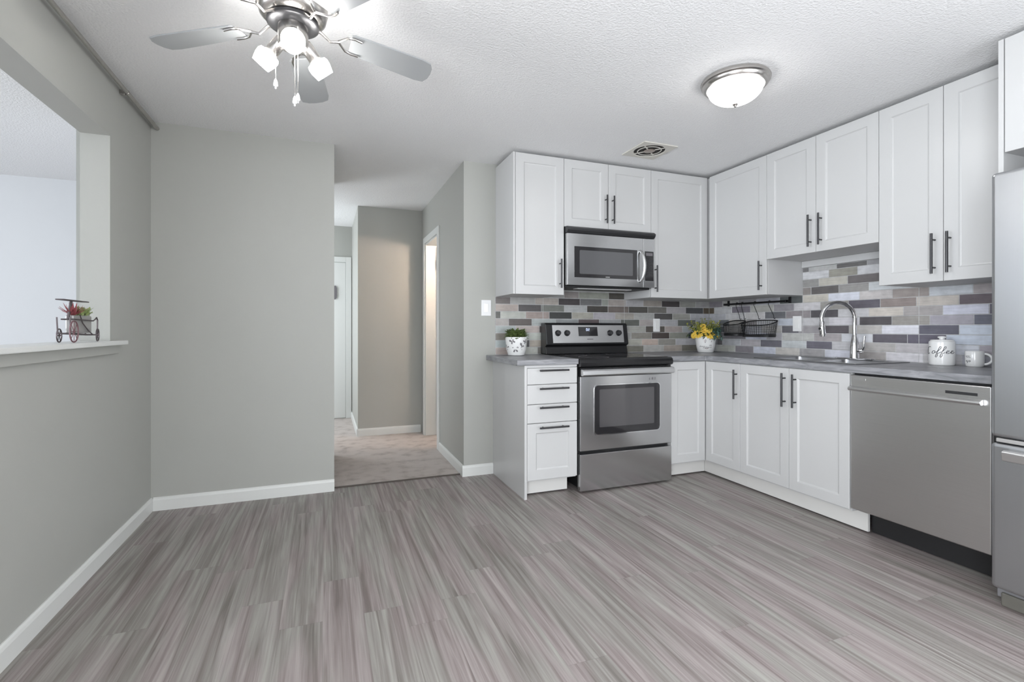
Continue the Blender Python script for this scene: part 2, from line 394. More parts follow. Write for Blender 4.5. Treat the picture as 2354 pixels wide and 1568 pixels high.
def window(n, label, T, u0, u1, z0, z1, w0, w1):
    fw = 0.05
    fr = boxes((u0, u0 + fw, w0, w1, z0, z1), (u1 - fw, u1, w0, w1, z0, z1), (u0 + fw, u1 - fw, w0, w1, z0, z0 + fw), (u0 + fw, u1 - fw, w0, w1, z1 - fw, z1),
               ((u0 + u1) / 2 - 0.025, (u0 + u1) / 2 + 0.025, w0, w1, z0 + fw, z1 - fw), T=T)
    o = struct('window_%d' % n, fr, TRIM, label, 'window')
    wm = (w0 + w1) / 2
    boxes((u0 + fw, (u0 + u1) / 2 - 0.025, wm - 0.003, wm + 0.003, z0 + fw, z1 - fw), ((u0 + u1) / 2 + 0.025, u1 - fw, wm - 0.003, wm + 0.003, z0 + fw, z1 - fw), T=T).build('pane', PANE, o)
TX = lambda p: Vector((p[1], p[0], p[2]))      # width axis along Y, depth axis along X
window(1, 'white framed patio window behind the viewer', None, WX0 + 0.01, WX1 - 0.01, WZ0 + 0.01, WZ1 - 0.01, -2.08, -2.03)

window(3, 'added white framed window in the left wall behind the viewer, put there to brighten the cabinets', TX, -1.69, -0.11, 0.31, PZ1 - 0.01, XL - 0.09, XL - 0.05)  # unseen window, added as an opening for the left fill light
window(4, 'added white framed window in the right wall behind the viewer, put there to brighten the left wall', TX, -1.69, -0.21, 0.31, 2.09, XR + 0.02, XR + 0.06)  # unseen window, added so the right fill light can enter
# living room beyond the pass-through
LX = -5.0
struct('floor_living', boxes((LX, XL - TW, 0.0, 5.30, -0.05, 0.0)), CARPET, 'carpet of the living room beyond the pass-through', 'floor')
struct('wall_living_back', boxes((LX, -1.24, 5.28, 5.40, 0, H)), WALL2, 'pale wall at the far side of the living room', 'wall')
struct('wall_living_side', boxes((-1.36, -1.24, YW + TW, 5.28, 0, H)), WALL2, 'side wall of the living room towards the hall', 'wall')
struct('wall_living_front', boxes((LX, XL - TW, -0.08, 0.04, 0, H)), WALL2, 'front wall of the living room', 'wall')
LY0, LY1, LZ0, LZ1 = 0.30, 3.00, 0.45, 2.2
struct('wall_living_window', boxes((LX - 0.12, LX, -0.08, LY0, 0, H), (LX - 0.12, LX, LY1, 5.4, 0, H), (LX - 0.12, LX, LY0, LY1, 0, LZ0), (LX - 0.12, LX, LY0, LY1, LZ1, H)), WALL2,
       'living room wall with the wide window', 'wall')
window(2, 'wide white framed living room window', TX, LY0 + 0.01, LY1 - 0.01, LZ0 + 0.01, LZ1 - 0.01, LX - 0.08, LX - 0.03)

# hall
struct('floor_hall', boxes((XH - 0.9, XC, 3.662, YH, -0.05, 0.004), (-1.2, XD, YH, YE, -0.05, 0.004), (-1.2, XH - 0.9, 4.6, YH, -0.05, 0.004), (XC, 2.4, 4.30, 5.25, -0.05, 0.003)), CARPET,
       'beige carpet of the hallway', 'carpet')
struct('threshold_strip', boxes((XH + 0.001, XC - 0.014, 3.655, 3.672, 0.0, 0.007)), STRAP, 'dark brown transition strip between vinyl floor and hall carpet', 'threshold', bevel=0.002)
DY0, DY1, DZ = 4.50, 5.115, 2.0
struct('wall_hall_right', boxes((XC, XC + TW, YW + TW, DY0, 0, H), (XC, XC + TW, DY1, YH, 0, H), (XC, XC + TW, DY0, DY1, DZ, H)), WALL,
       'grey hall wall with the bathroom doorway', 'wall')
struct('wall_hall_far', boxes((XD, XC + TW, YH, YH + 0.10, 0, H), (XD, XD + 0.10, YH + 0.10, YE, 0, H)), WALL, 'grey wall at the far end of the hall, warm lamplight on it', 'wall')
struct('wall_hall_end', boxes((-1.3, XD + 0.1, YE, YE + 0.1, 0, H)), WALL, 'grey wall around the white door at the end of the passage', 'wall')
struct('wall_hall_left', boxes((XH - 0.12, XH - 0.0, YW + TW, 4.6, 0, H), (-1.36 + 0.12, XH - 0.12, 4.6, 4.7, 0, H)), WALL, 'hall wall continuing behind the kitchen wall', 'wall')
struct('wall_entry', boxes((-1.36, -1.24, 5.40, YE + 0.1, 0, H)), WALL, 'wall at the left end of the entry', 'wall')
struct('wall_bath', boxes((XC + TW, 2.5, 5.25, 5.35, 0, H), (2.4, 2.5, 4.2, 5.25, 0, H), (XC + TW, 2.5, 4.20, 4.30, 0, H)), WALL, 'walls of the small bathroom off the hall', 'wall')
# bathroom lamp: a warm globe on the bathroom wall
t = thing('bathroom_lamp', 'warm globe lamp on the bathroom wall off the hall', 'lamp', (1.42, 4.3, 1.93))
MB().lathe((1.42, 4.3005, 1.93), [(0.05, 0), (0.05, 0.02), (0.02, 0.03), (0.02, 0.07)], axis=(0, 1, 0), n=24).build('base', NICKEL, t, smooth=True)
MB().ball((1.42, 4.42, 1.93), 0.06, 10).build('globe', WARM, t, smooth=True)

# corner strip, baseboards, casings
def base_profile(T, u0, u1, w):
    """baseboard along u; face at w, thickness 12 mm towards -w"""
    m = MB(T); h, th = 0.082, 0.013
    poly = [(0, 0), (-th, 0), (-th, h - 0.018), (-th * 0.75, h - 0.007), (-th * 0.35, h), (0, h)]
    m.prism(poly, u0, u1, lambda a, z, t: Vector((t, w + a, z)))
    return m
struct('baseboard_left', base_profile(lambda p: Vector((2 * XL - p[1], p[0], p[2])), -1.99, YW - 0.001, XL), TRIM, 'white baseboard along the left wall', 'baseboard')
struct('baseboard_back', base_profile(None, XL + 0.0135, XH + 0.001, YW), TRIM, 'white baseboard along the back wall left of the hall', 'baseboard')
struct('baseboard_corner', base_profile(None, XC - 0.013, 1.2165, YW), TRIM, 'short white baseboard between hall corner and drawer cabinet', 'baseboard')
struct('baseboard_hall_right', base_profile(TX, YW - 0.0, DY0 - 0.07, XC), TRIM, 'white baseboard running into the hall', 'baseboard')
struct('baseboard_hall_far', base_profile(None, XD + 0.0, XC - 0.014, YH), TRIM, 'white baseboard at the far wall of the hall', 'baseboard')
struct('baseboard_passage', base_profile(TX, YH + 0.0, YE - 0.0, XD), TRIM, 'white baseboard along the passage beyond the hall', 'baseboard')

# bathroom doorway casing and open door
m = MB(); cw = 0.062
for (a, b) in ((DY0 - cw, DY0), (DY1, DY1 + cw)): m.box(XC - 0.014, XC, a, b, 0.004, DZ + cw)
m.box(XC - 0.014, XC, DY0, DY1, DZ, DZ + cw)
m.box(XC, XC + TW, DY0, DY0 + 0.016, 0.004, DZ); m.box(XC, XC + TW, DY1 - 0.016, DY1, 0.004, DZ); m.box(XC, XC + TW, DY0 + 0.016, DY1 - 0.016, DZ - 0.016, DZ)
struct('trim_1', m, TRIM, 'white casing of the bathroom doorway in the hall', 'casing', bevel=0.002)
d2 = struct('door_2', boxes((XC + TW + 0.008, XC + TW + 0.60, DY1 - 0.062, DY1 - 0.027, 0.012, DZ - 0.03)), TRIM, 'white bathroom door standing open', 'door', bevel=0.002)
for z in (0.25, 1.75):
    boxes((XC + TW - 0.004, XC + TW + 0.008, DY1 - 0.066, DY1 - 0.026, z, z + 0.09)).build('hinge', NICKEL, d2)

# white door at the end of the passage
m = MB(); ex0, ex1, ez = -0.62, 0.249, 1.94
m.box(ex0 - 0.066, ex0, YE - 0.016, YE, 0.004, ez + 0.066); m.box(ex1, ex1 + 0.066, YE - 0.016, YE, 0.004, ez + 0.066); m.box(ex0, ex1, YE - 0.016, YE, ez, ez + 0.066)
struct('trim_2', m, TRIM, 'white casing of the door at the end of the passage', 'casing', bevel=0.003)
d1 = struct('door_1', boxes((ex0 + 0.003, ex1 - 0.004, YE - 0.006, YE - 0.0005, 0.012, ez - 0.004)), TRIM, 'flat white door at the end of the passage', 'door')
t = MB(); pr = [(-0.022, 0.02), (-0.028, 0.05), (-0.028, 0.14), (-0.015, 0.17), (0.015, 0.17), (0.028, 0.14), (0.028, 0.05), (0.022, 0.02), (0, 0)]
t.prism(pr, YE - 0.022, YE - 0.007, lambda a, z, w: Vector((0.118 + a, w, 1.475 + z)))
tag(t.build('door_sign', PRINT, loc=(0.118, YE - 0.014, 1.55), bevel=0.002), 'small grey plaque hanging on the white door at the end of the hall', 'plaque')

# sill of the pass-through
m = MB(); m.box(XL - TW - 0.03, XL + 0.042, PY0 - 0.08, 3.102, 1.036, 1.058)
struct('trim_3', m, TRIM, 'white painted sill board of the pass-through', 'sill', bevel=0.004)
struct('trim_4', boxes((XL, XL + 0.016, PY0 - 0.05, 3.055, 0.992, 1.036)), WALL, 'narrow painted apron under the pass-through sill', 'trim', bevel=0.003)
STOVE_ROWS = {0:'1.227:8f8580 1.380:999a94 1.591:6c6a66 1.785:8a8a88 1.992:4a4443 2.206:8a8a88 2.409:6c6a62 2.603:989794 2.815:8f8780 3.012:66635b 3.226:9a9a98',
1:'1.231:8f9595 1.324:403e3e 1.523:8b847b 1.718:8a8a88 1.922:4a4443 2.134:8a8a88 2.270:77736e 2.409:8f8e86 2.583:9c8f87 2.756:7b7974 2.945:98979a 3.198:77787a',
2:'1.231:6e6a64 1.326:8f9490 1.512:999c96 1.718:4a4443 1.922:8a8a88 2.134:77736e 2.270:8a8a88 2.475:78756f 2.687:413b3a 2.877:75766f 3.084:3b4046 3.284:8b8c90',
3:'1.231:8e9392 1.405:928985 1.607:4a4443 1.808:8a8a88 2.015:77736e 2.231:8a8a88 2.439:8d8d88 2.624:4c4844 2.826:8e8683 3.020:8e9294 3.226:4a4c50',
4:'1.235:8c8784 1.345:4c4643 1.542:8f9392 1.753:797b7b 1.959:504848 2.158:7f8080 2.369:50524e 2.559:8c8785 2.764:8f8f92 2.967:555855 3.169:8f9296',
5:'1.235:4a4a46 1.278:979892 1.490:857a75 1.695:333433 1.899:89877f 2.101:8c898d 2.312:86827c 2.503:8e8e8c 2.713:474545 2.910:84837e 3.107:96969a',
6:'1.235:948a84 1.427:454242 1.625:62645f 1.830:8f9090 2.041:3b3835 2.243:5f5854 2.449:454340 2.645:62605c 2.847:8d8a8c 3.056:3e3e40 3.255:4a4238',
7:'1.235:5c5654 1.360:8b8a88 1.570:8f8983 1.778:3a3637 1.975:5e5e5e 2.182:7d807a 2.245:86807c 2.419:8c8b8d 2.598:7f7a75 2.793:3c3839 2.990:7c7c78 3.169:858484',
8:'1.235:8b8a88 1.414:77736e 1.607:8a8a88 1.830:7a7573 1.964:7e8078 2.250:8a8c88 2.250:3e3b37 2.429:8a8a88'}
SINK_ROWS = {0:'3.640:9a9a98 3.500:a1a29c 3.288:7b777b 3.095:b1b3bd 2.881:adaaa6 2.672:8d8b8c 2.474:b4b5bd 2.269:8c8886 2.065:b4b2b5 1.857:a6a4a5 1.669:9a9aa0',
1:'3.640:77787a 3.500:5a585a 3.434:9fa0a3 3.231:9d999c 3.025:65636a 2.825:a8abac 2.616:605e66 2.419:a6a5a7 2.215:979492 2.007:9c999b 1.786:b0b2b8 1.590:8f8a90',
2:'3.640:8b8c90 3.506:6e6c70 3.175:aeb0ba 2.967:9b999d 2.820:a3a3a0 2.557:938e8f 2.352:b4b5b9 2.147:57545a 1.943:5b5862 1.742:abb1bb',
3:'3.640:4a4c50 3.416:9c9a98 3.215:9a9a9e 3.016:9c9a98 2.824:5c5b5f 2.678:8b888a 2.500:545053 2.300:a09d9a 2.091:babac0 1.881:57565f 1.681:abb1bb',
4:'3.640:8f9296 3.476:55585a 3.359:a09d99 3.167:807d7d 3.060:a4a4a6 2.856:a4a8b0 2.653:a9a8aa 2.444:b0aeb2 2.231:4d4a4c 2.031:86837f 1.824:908d94 1.614:5b5c66',
5:'3.640:96969a 3.393:a3a2a3 3.178:a8a6a6 2.982:5f6063 2.789:7d787a 2.582:4c4a4d 2.375:aaa9ab 2.171:aca69f 1.965:8f8b8a 1.759:b1b2bd 1.547:5b5862',
6:'3.640:4a4238 3.533:a0a0a1 3.325:67636a 3.126:94938f 2.897:7f7c80 2.718:adabad 2.507:85837f 2.304:56535a 2.100:7c7370 1.894:a59f99 1.681:5e565a',
7:'3.640:77787a 3.598:6f6b70 3.434:8f8e8c 3.253:7c7a7c 3.065:8f8f94 2.844:505353 2.645:a5a199 2.447:b5b7bf 2.230:a9a5a4 2.028:867f7c 1.827:a9acb0 1.617:918b8b',
8:'2.665:77726f 2.578:565352 2.371:82807e 2.171:b0b3b5',
9:'2.665:7c7b79 2.518:a09d95 2.310:605c5c',
10:'2.665:adadaf 2.443:838179 2.244:b0b0b2',
11:'2.665:636262 2.596:9a9a99 2.387:5a5958 2.181:858486'}
# ------------------------------------------------------------------ tiled backsplash
def backsplash(name, label, T, rows, u_lo, u_hi, wface, flip, limits, inner=0.012):
    """rows: {k: 'pos:colour ...'}; T maps (u, depth, z); tiles sit proud of a grout bed"""
    m = MB(T); lay = m.bm.loops.layers.float_color.new('tile_color') if hasattr(m.bm.loops.layers, 'float_color') else None
    PIT, G = 0.0563, 0.0042
    grout = (0.50, 0.50, 0.50, 1)
    def paint(start, col):
        m.bm.faces.ensure_lookup_table()
        for f in m.bm.faces[start:]:
            for l in f.loops: l[lay] = col
    for lo, hi, z0, z1 in limits:
        st = len(m.bm.faces); m.box(lo, hi, wface - 0.006, wface - 0.0005, z0, z1); paint(st, grout)
    for k, row in rows.items():
        segs = [(float(a), c) for a, c in (q.split(':') for q in row.split())]
        segs.sort(key=lambda q: q[0])
        if flip: # colours belong to the tile on the low side
            ed = [(segs[i - 1][0] if i else u_lo, segs[i][0], segs[i][1]) for i in range(len(segs))]
        else:
            ed = [(segs[i][0], segs[i + 1][0] if i + 1 < len(segs) else u_hi, segs[i][1]) for i in range(len(segs))]
        za, zb = ZC + 0.001 + k * PIT, ZC + 0.001 + (k + 1) * PIT
        for a, b_, c in ed:
            for lo, hi, z0, z1 in limits:
                x0, x1 = max(a, lo), min(b_, hi); y0, y1 = max(za, z0), min(zb, z1)
                if x1 - x0 < 0.012 or y1 - y0 < 0.01: continue
                st = len(m.bm.faces)
                e = 0.0012; g = G / 2
                xa, xb, ya, yb = x0 + g, x1 - g, y0 + g, y1 - g
                w0, w1 = wface - 0.006, wface - 0.0085
                m.loft([[(xa, w0, ya), (xb, w0, ya), (xb, w0, yb), (xa, w0, yb)], [(xa, w1 + e, ya), (xb, w1 + e, ya), (xb, w1 + e, yb), (xa, w1 + e, yb)],
                        [(xa + e, w1, ya + e), (xb - e, w1, ya + e), (xb - e, w1, yb - e), (xa + e, w1, yb - e)]], False, True)
                paint(st, hexlin(c, 1.42))
    o = m.build(name, TILE)
    return tag(o, label, 'backsplash', kind='structure')
backsplash('wall_tiles_stove', 'grey and beige wood-look tile backsplash behind the stove', None, STOVE_ROWS, 1.236, XR - 0.009, YW, False,
           [(1.236, 1.64, ZC, ZB), (1.64, 2.405, ZC, 1.428), (2.405, XR - 0.009, ZC, ZB)])
backsplash('wall_tiles_sink', 'grey and beige wood-look tile backsplash behind the sink', TX, SINK_ROWS, 1.24, YW, XR, True,
           [(2.646, YW - 0.009, ZC, ZB), (1.881, 2.646, ZC, 1.567), (1.245, 1.881, ZC, ZB)])
# ------------------------------------------------------------------ cabinets
RW = 0.062
def shaker(T, u0, u1, z0, z1, f, th=0.019, rw=RW, rec=0.008):
    m = MB(T)
    def ring(d, w): return [(u0 + d, w, z0 + d), (u1 - d, w, z0 + d), (u1 - d, w, z1 - d), (u0 + d, w, z1 - d)]
    m.loft([ring(0, f + th), ring(0, f + 0.0015), ring(0.0015, f), ring(rw, f), ring(rw + 0.005, f + rec * 0.75), ring(rw + 0.011, f + rec)])
    return m
def slab(T, u0, u1, z0, z1, f, th=0.019):
    m = MB(T)
    def ring(d, w): return [(u0 + d, w, z0 + d), (u1 - d, w, z0 + d), (u1 - d, w, z1 - d), (u0 + d, w, z1 - d)]
    m.loft([ring(0, f + th), ring(0, f + 0.0015), ring(0.0015, f)])
    return m
def pull(T, parent, f, u, z0, z1=None, u1=None, lab=None):
    """bar handle: vertical at u from z0 to z1, or horizontal at z0 from u to u1"""
    m = MB(T); off = f - 0.032
    if u1 is None:
        m.tube([(u, off, z0), (u, off, z1)], 0.0062, 12)
        for z in (z0 + 0.032, z1 - 0.032): m.tube([(u, off, z), (u, f, z)], 0.0045, 8)
    else:
        m.tube([(u, off, z0), (u1, off, z0)], 0.0062, 12)
        for q in (u + 0.032, u1 - 0.032): m.tube([(q, off, z0), (q, f, z0)], 0.0045, 8)
    return m.build('handle', GRAPH, parent, smooth=True)
def wall_cab(label, T, u0, u1, z0, z1, f, wall, doors, side=None):
    """doors: list of (u0, u1, handle_u, hz0, hz1)"""
    c = T(Vector(((u0 + u1) / 2, wall, z0))) if T else Vector(((u0 + u1) / 2, wall, z0))
    t = thing('wall_cabinet', label, 'cabinet', c)
    b = MB(T); f1 = f + 0.021
    g = 0.0008
    b.box(u0 + g, u1 - g, f1, wall - 0.0005, z0 + 0.001, z1)
    # bottom edge is set back as a shallow recess, as on the real boxes
    b.build('carcass', CABIN, t, bevel=0.001)
    for (a, c_, hu, h0, h1) in doors:
        d = shaker(T, a + 0.0015, c_ - 0.0015, z0, z1, f).build('door', CAB, t)
        if hu is not None: pull(T, d, f, hu, h0, h1)
    return t
A = wall_cab('tall white wall cabinet left of the microwave, beside the grey wall', None, 1.240, 1.640, ZB, ZT, YU, YW, [(1.258, 1.640, 1.604, 1.413, 1.624)])
boxes((1.240, 1.2565, YU, YU + 0.020, ZB, ZT)).build('side_panel', CAB, A, bevel=0.001)
wall_cab('short white two-door wall cabinet directly above the microwave', None, 1.640, 2.4055, ZM, ZT, YU, YW,
         [(1.640, 2.015, 1.987, 1.911, 2.124), (2.015, 2.4055, 2.048, 1.911, 2.122)])
wall_cab('tall white wall cabinet right of the microwave, reaching into the corner', None, 2.4055, XU + 0.001, ZB, ZT, YU, YW,
         [(2.4055, XU - 0.0005, 2.440, 1.406, 1.615)])
wall_cab('tall white wall cabinet on the sink wall, next to the corner, above the hanging baskets', TX, 2.646, YW - 0.001, ZB, ZT, XU, XR,
         [(2.646, 3.206, 2.686, 1.397, 1.608)])
E_ = wall_cab('short white two-door wall cabinet above the sink faucet', TX, 1.881, 2.646, ZS, ZT, XU, XR,
         [(2.268, 2.646, 2.299, 1.651, 1.858), (1.881, 2.268, 2.227, 1.654, 1.856)])
boxes((1.883, 2.644, XR - 0.022, XR - 0.002, 1.568, ZS), T=TX).build('mounting_rail', CAB, E_, bevel=0.002)
wall_cab('tall white two-door wall cabinet above the coffee canister and mug', TX, 1.250, 1.881, ZB, ZT, XU, XR,
         [(1.567, 1.881, 1.603, 1.403, 1.611), (1.250, 1.567, 1.535, 1.403, 1.611)])
# cabinet over the fridge: deeper, with a full-height side panel
t = thing('wall_cabinet', 'deep white cabinet above the refrigerator with a tall side panel', 'cabinet', (XR, 0.75, 1.876))
FX = 2.73
boxes((0.315, 1.2305, FX + 0.021, XR - 0.001, 1.877, ZT), T=TX).build('carcass', CABIN, t, bevel=0.001)
for a, b in ((0.315, 0.772), (0.775, 1.2185)):
    shaker(TX, a, b, 1.876, ZT, FX).build('door', CAB, t)
boxes((1.2215, 1.2395, FX - 0.001, XR - 0.001, 0.0, ZT), T=TX).build('side_panel', CAB, t, bevel=0.001)
boxes((0.295, 0.313, FX - 0.001, XR - 0.001, 0.0, ZT), T=TX).build('side_panel', CAB, t, bevel=0.001)

# base cabinets
t = thing('drawer_cabinet', 'white base cabinet with four drawers left of the stove', 'cabinet', (1.42, YW, 0))
boxes((1.2175, 1.2355, YF, YW - 0.0005, 0.0, ZC0 - 0.001)).build('side_panel', CAB, t, bevel=0.001)
boxes((1.2360, 1.6040, YF + 0.022, YW - 0.001, ZK - 0.008, ZC0 - 0.001)).build('carcass', CABIN, t)
boxes((1.2360, 1.570, 3.045, 3.061, 0.010, ZK - 0.009)).build('toe_kick', KICK, t)
boxes((1.2360, 1.604, YF + 0.004, YF + 0.021, 0.860, ZC0 - 0.001)).build('top_rail', CABIN, t)
for z0, z1, sh in ((0.751, 0.857, 0), (0.621, 0.747, 0), (0.496, 0.617, 0), (0.121, 0.492, 1)):
    d = (shaker if sh else slab)(None, 1.2375, 1.6035, z0, z1, YF).build('drawer', CAB, t)
    hz = {0.751: 0.843, 0.621: 0.7235, 0.496: 0.5985, 0.121: 0.4665}[z0]
    pull(None, d, YF, 1.315, hz, u1=1.527)
def base_cab(label, T, u0, u1, f, wall, doors, kick_w, kick_u):
    c = T(Vector(((u0 + u1) / 2, wall, 0))) if T else Vector(((u0 + u1) / 2, wall, 0))
    t = thing('base_cabinet', label, 'cabinet', c)
    boxes((u0, u1, f + 0.022, wall - 0.001, ZK - 0.008, ZC0 - 0.26), T=T).build('carcass', CABIN, t)
    boxes((u0, u1, f + 0.022, f + 0.040, ZC0 - 0.26, ZC0 - 0.001), T=T).build('top_rail', CABIN, t)
    for (a, b, hu, h0, h1) in doors:
        d = shaker(T, a + 0.0015, b - 0.0015, ZK + 0.004, ZC0 - 0.006, f, rw=0.058).build('door', CAB, t)
        if hu is not None: pull(T, d, f, hu, h0, h1)
    boxes((kick_u[0], kick_u[1], kick_w, kick_w + 0.016, 0.010, ZK - 0.009), T=T).build('toe_kick', KICK, t)
    return t
base_cab('narrow white base cabinet right of the stove, in the corner', None, 2.380, XR - 0.001, YF, YW, [(2.381, XB - 0.002, None, 0, 0)], 3.045, (2.380, 2.768))
base_cab('narrow white one-door base cabinet on the sink wall, nearest the corner', TX, 2.634, YF + 0.020, XB, XR, [(2.633, YF - 0.003, 2.658, 0.626, 0.831)], 2.769, (2.634, 3.0445))
base_cab('white two-door base cabinet below the sink, beside the dishwasher', TX, 1.866, 2.632, XB, XR, [(2.246, 2.633, 2.271, 0.630, 0.840), (1.8665, 2.246, 2.197, 0.633, 0.838)], 2.769, (1.812, 2.6335))

# worktops
m = MB(); m.box(1.162, 1.6105, 2.950, YW - 0.0005, ZC0, ZC)
o = m.build('worktop', COUNTER, loc=(1.38, YW, ZC0), bevel=0.004, seg=3)
tag(o, 'short grey laminate worktop left of the stove', 'worktop')
SKX0, SKX1, SKY0, SKY1 = 2.80, 3.268, 1.90, 2.60
m = MB()
xs = [2.694, SKX0 + 0.012, SKX1 - 0.012, XR - 0.0005]; ys = [1.245, SKY0 + 0.012, SKY1 - 0.012, 2.950, YW - 0.0005]
def cell_poly():
    pass
tops = []
grid = {}
XX = [2.376, 2.694, SKX0 + 0.012, SKX1 - 0.012, XR - 0.0005]; YY = [1.245, SKY0 + 0.012, SKY1 - 0.012, 2.950, YW - 0.0005]
filled = {(i, j) for i in range(4) for j in range(4) if not (i == 0 and j < 3) and not (i == 2 and j == 1)}
vv = {}
def gv(i, j, k):
    if (i, j, k) not in vv: vv[(i, j, k)] = m.vert((XX[i], YY[j], (ZC0, ZC)[k]))
    return vv[(i, j, k)]
for (i, j) in filled:
    for k in (0, 1): m.face([gv(i, j, k), gv(i + 1, j, k), gv(i + 1, j + 1, k), gv(i, j + 1, k)])
    for (di, dj, a, b) in ((-1, 0, (0, 0), (0, 1)), (1, 0, (1, 0), (1, 1)), (0, -1, (0, 0), (1, 0)), (0, 1, (0, 1), (1, 1))):
        if (i + di, j + dj) not in filled:
            m.face([gv(i + a[0], j + a[1], 0), gv(i + b[0], j + b[1], 0), gv(i + b[0], j + b[1], 1), gv(i + a[0], j + a[1], 1)])
o = m.build('worktop', COUNTER, loc=(3.0, 2.5, ZC0), bevel=0.004, seg=3)
tag(o, 'long L-shaped grey laminate worktop running from the stove to the refrigerator', 'worktop')

# ------------------------------------------------------------------ sink and faucet
def rrect(x0, x1, y0, y1, r, z, n=5):
    pts = []
    for cx, cy, a0 in ((x1 - r, y1 - r, 0), (x0 + r, y1 - r, 90), (x0 + r, y0 + r, 180), (x1 - r, y0 + r, 270)):
        for i in range(n + 1):
            a = math.radians(a0 + 90 * i / n); pts.append((cx + r * math.cos(a), cy + r * math.sin(a), z))
    return pts
t = thing('kitchen_sink', 'stainless steel double-bowl sink set into the worktop', 'sink', (3.03, 2.25, ZC))
m = MB()
m.box(SKX0 - 0.004, SKX0 + 0.030, SKY0 - 0.004, SKY1 + 0.004, ZC + 0.0005, ZC + 0.006)
m.box(SKX1 - 0.075, SKX1 + 0.004, SKY0 - 0.004, SKY1 + 0.004, ZC + 0.0005, ZC + 0.006)
m.box(SKX0 + 0.030, SKX1 - 0.075, SKY0 - 0.004, SKY0 + 0.028, ZC + 0.0005, ZC + 0.006)
m.box(SKX0 + 0.030, SKX1 - 0.075, SKY1 - 0.028, SKY1 + 0.004, ZC + 0.0005, ZC + 0.006)
m.box(SKX0 + 0.030, SKX1 - 0.075, 2.235, 2.265, ZC + 0.0005, ZC + 0.006)
m.build('rim', SINKM, t, bevel=0.0025)
for a, b in ((SKY0 + 0.026, 2.237), (2.263, SKY1 - 0.026)):
    m = MB(); x0, x1 = SKX0 + 0.028, SKX1 - 0.073
    m.loft([rrect(x0, x1, a, b, 0.03, ZC + 0.004), rrect(x0 + 0.004, x1 - 0.004, a + 0.004, b - 0.004, 0.03, ZC - 0.10), rrect(x0 + 0.02, x1 - 0.02, a + 0.02, b - 0.02, 0.03, ZC - 0.17)], False, True)
    m.build('bowl', SINKM, t, smooth=True, recalc=False)
t = thing('faucet', 'chrome gooseneck pull-down faucet standing behind the sink', 'faucet', (3.212, 2.185, ZC + 0.006))
fb = Vector((3.212, 2.185, ZC + 0.0065)); fd = Vector((-0.225, 0.095, 0)).normalized()
side = Vector((fd.y, -fd.x, 0))
m = MB(); m.loft([rrect(-0.028, 0.028, -0.125, 0.125, 0.027, 0.0), rrect(-0.028, 0.028, -0.125, 0.125, 0.027, 0.005), rrect(-0.024, 0.024, -0.12, 0.12, 0.023, 0.008)])
for v in m.bm.verts: v.co += fb
m.build('deck_plate', CHROME, t, smooth=True)
MB().lathe(fb + Vector((0, 0, 0.008)), [(0.028, 0), (0.027, 0.02), (0.025, 0.07), (0.022, 0.10), (0.0165, 0.135), (0.0145, 0.15)], n=24).build('body', CHROME, t, smooth=True)
pts = [fb + Vector((0, 0, 0.15)), fb + Vector((0, 0, 0.22))]
R_ = 0.105; cz = 0.262
for i in range(0, 15):
    a = math.pi - (math.pi * 1.06) * i / 14
    pts.append(fb + fd * (R_ + R_ * math.cos(a)) + Vector((0, 0, cz + R_ * math.sin(a))))
MB().tube(pts, 0.0125, 14).build('neck', CHROME, t, smooth=True)
pe = pts[-1]; dr = (pts[-1] - pts[-2]).normalized()
m = MB(); m.lathe(pe, [(0.0125, -0.004), (0.0155, 0.0), (0.0165, 0.045), (0.019, 0.085), (0.0175, 0.095)], axis=dr, n=20)
h = m.build('spray_head', CHROME, t, smooth=True)
MB().lathe(pe + dr * 0.045 + fd * 0.017, [(0.0075, 0), (0.0075, 0.004)], axis=fd, n=14).build('spray_button', BLACKM, h)
m = MB(); lv = fb + Vector((0, 0, 0.055)) ; ld = Vector((0.12, -1.0, 0)).normalized()
m.lathe(lv + ld * 0.018, [(0.016, 0), (0.0165, 0.018), (0.013, 0.030)], axis=ld, n=18)
m.tube([lv + ld * 0.038, lv + ld * 0.052 + Vector((0, 0, 0.02)), lv + ld * 0.058 + Vector((0, 0, 0.095))], [0.009, 0.008, 0.0055], 10)
m.build('lever', CHROME, t, smooth=True)

# ------------------------------------------------------------------ outlets and switch
def plate(name, label, cat, T, u, z, wface, w=0.07, h=0.115, kind='outlet'):
    c = T(Vector((u, wface, z))) if T else Vector((u, wface, z))
    t = thing(name, label, cat, c)
    boxes((u - w / 2, u + w / 2, wface - 0.006, wface - 0.0004, z - h / 2, z + h / 2), T=T).build('cover_plate', WHITEP, t, bevel=0.002)
    if kind == 'switch':
        boxes((u - 0.016, u + 0.016, wface - 0.010, wface - 0.006, z - 0.033, z + 0.033), T=T).build('rocker', CERAM, t, bevel=0.0015)
    else:
        boxes((u - 0.018, u + 0.018, wface - 0.0085, wface - 0.006, z - 0.036, z + 0.036), T=T).build('socket', CERAM, t, bevel=0.001)
plate('light_switch', 'white rocker light switch on the grey wall beside the wall cabinet', 'switch', None, 1.162, 1.277, YW, 0.078, 0.122, 'switch')
plate('wall_outlet', 'white outlet on the tiles between stove and yellow flower pot', 'outlet', None, 2.735, 1.148, YW - 0.0085)
plate('wall_outlet', 'white outlet on the tiles between hanging baskets and faucet', 'outlet', TX, 2.688, 1.155, XR - 0.0085, 0.072)

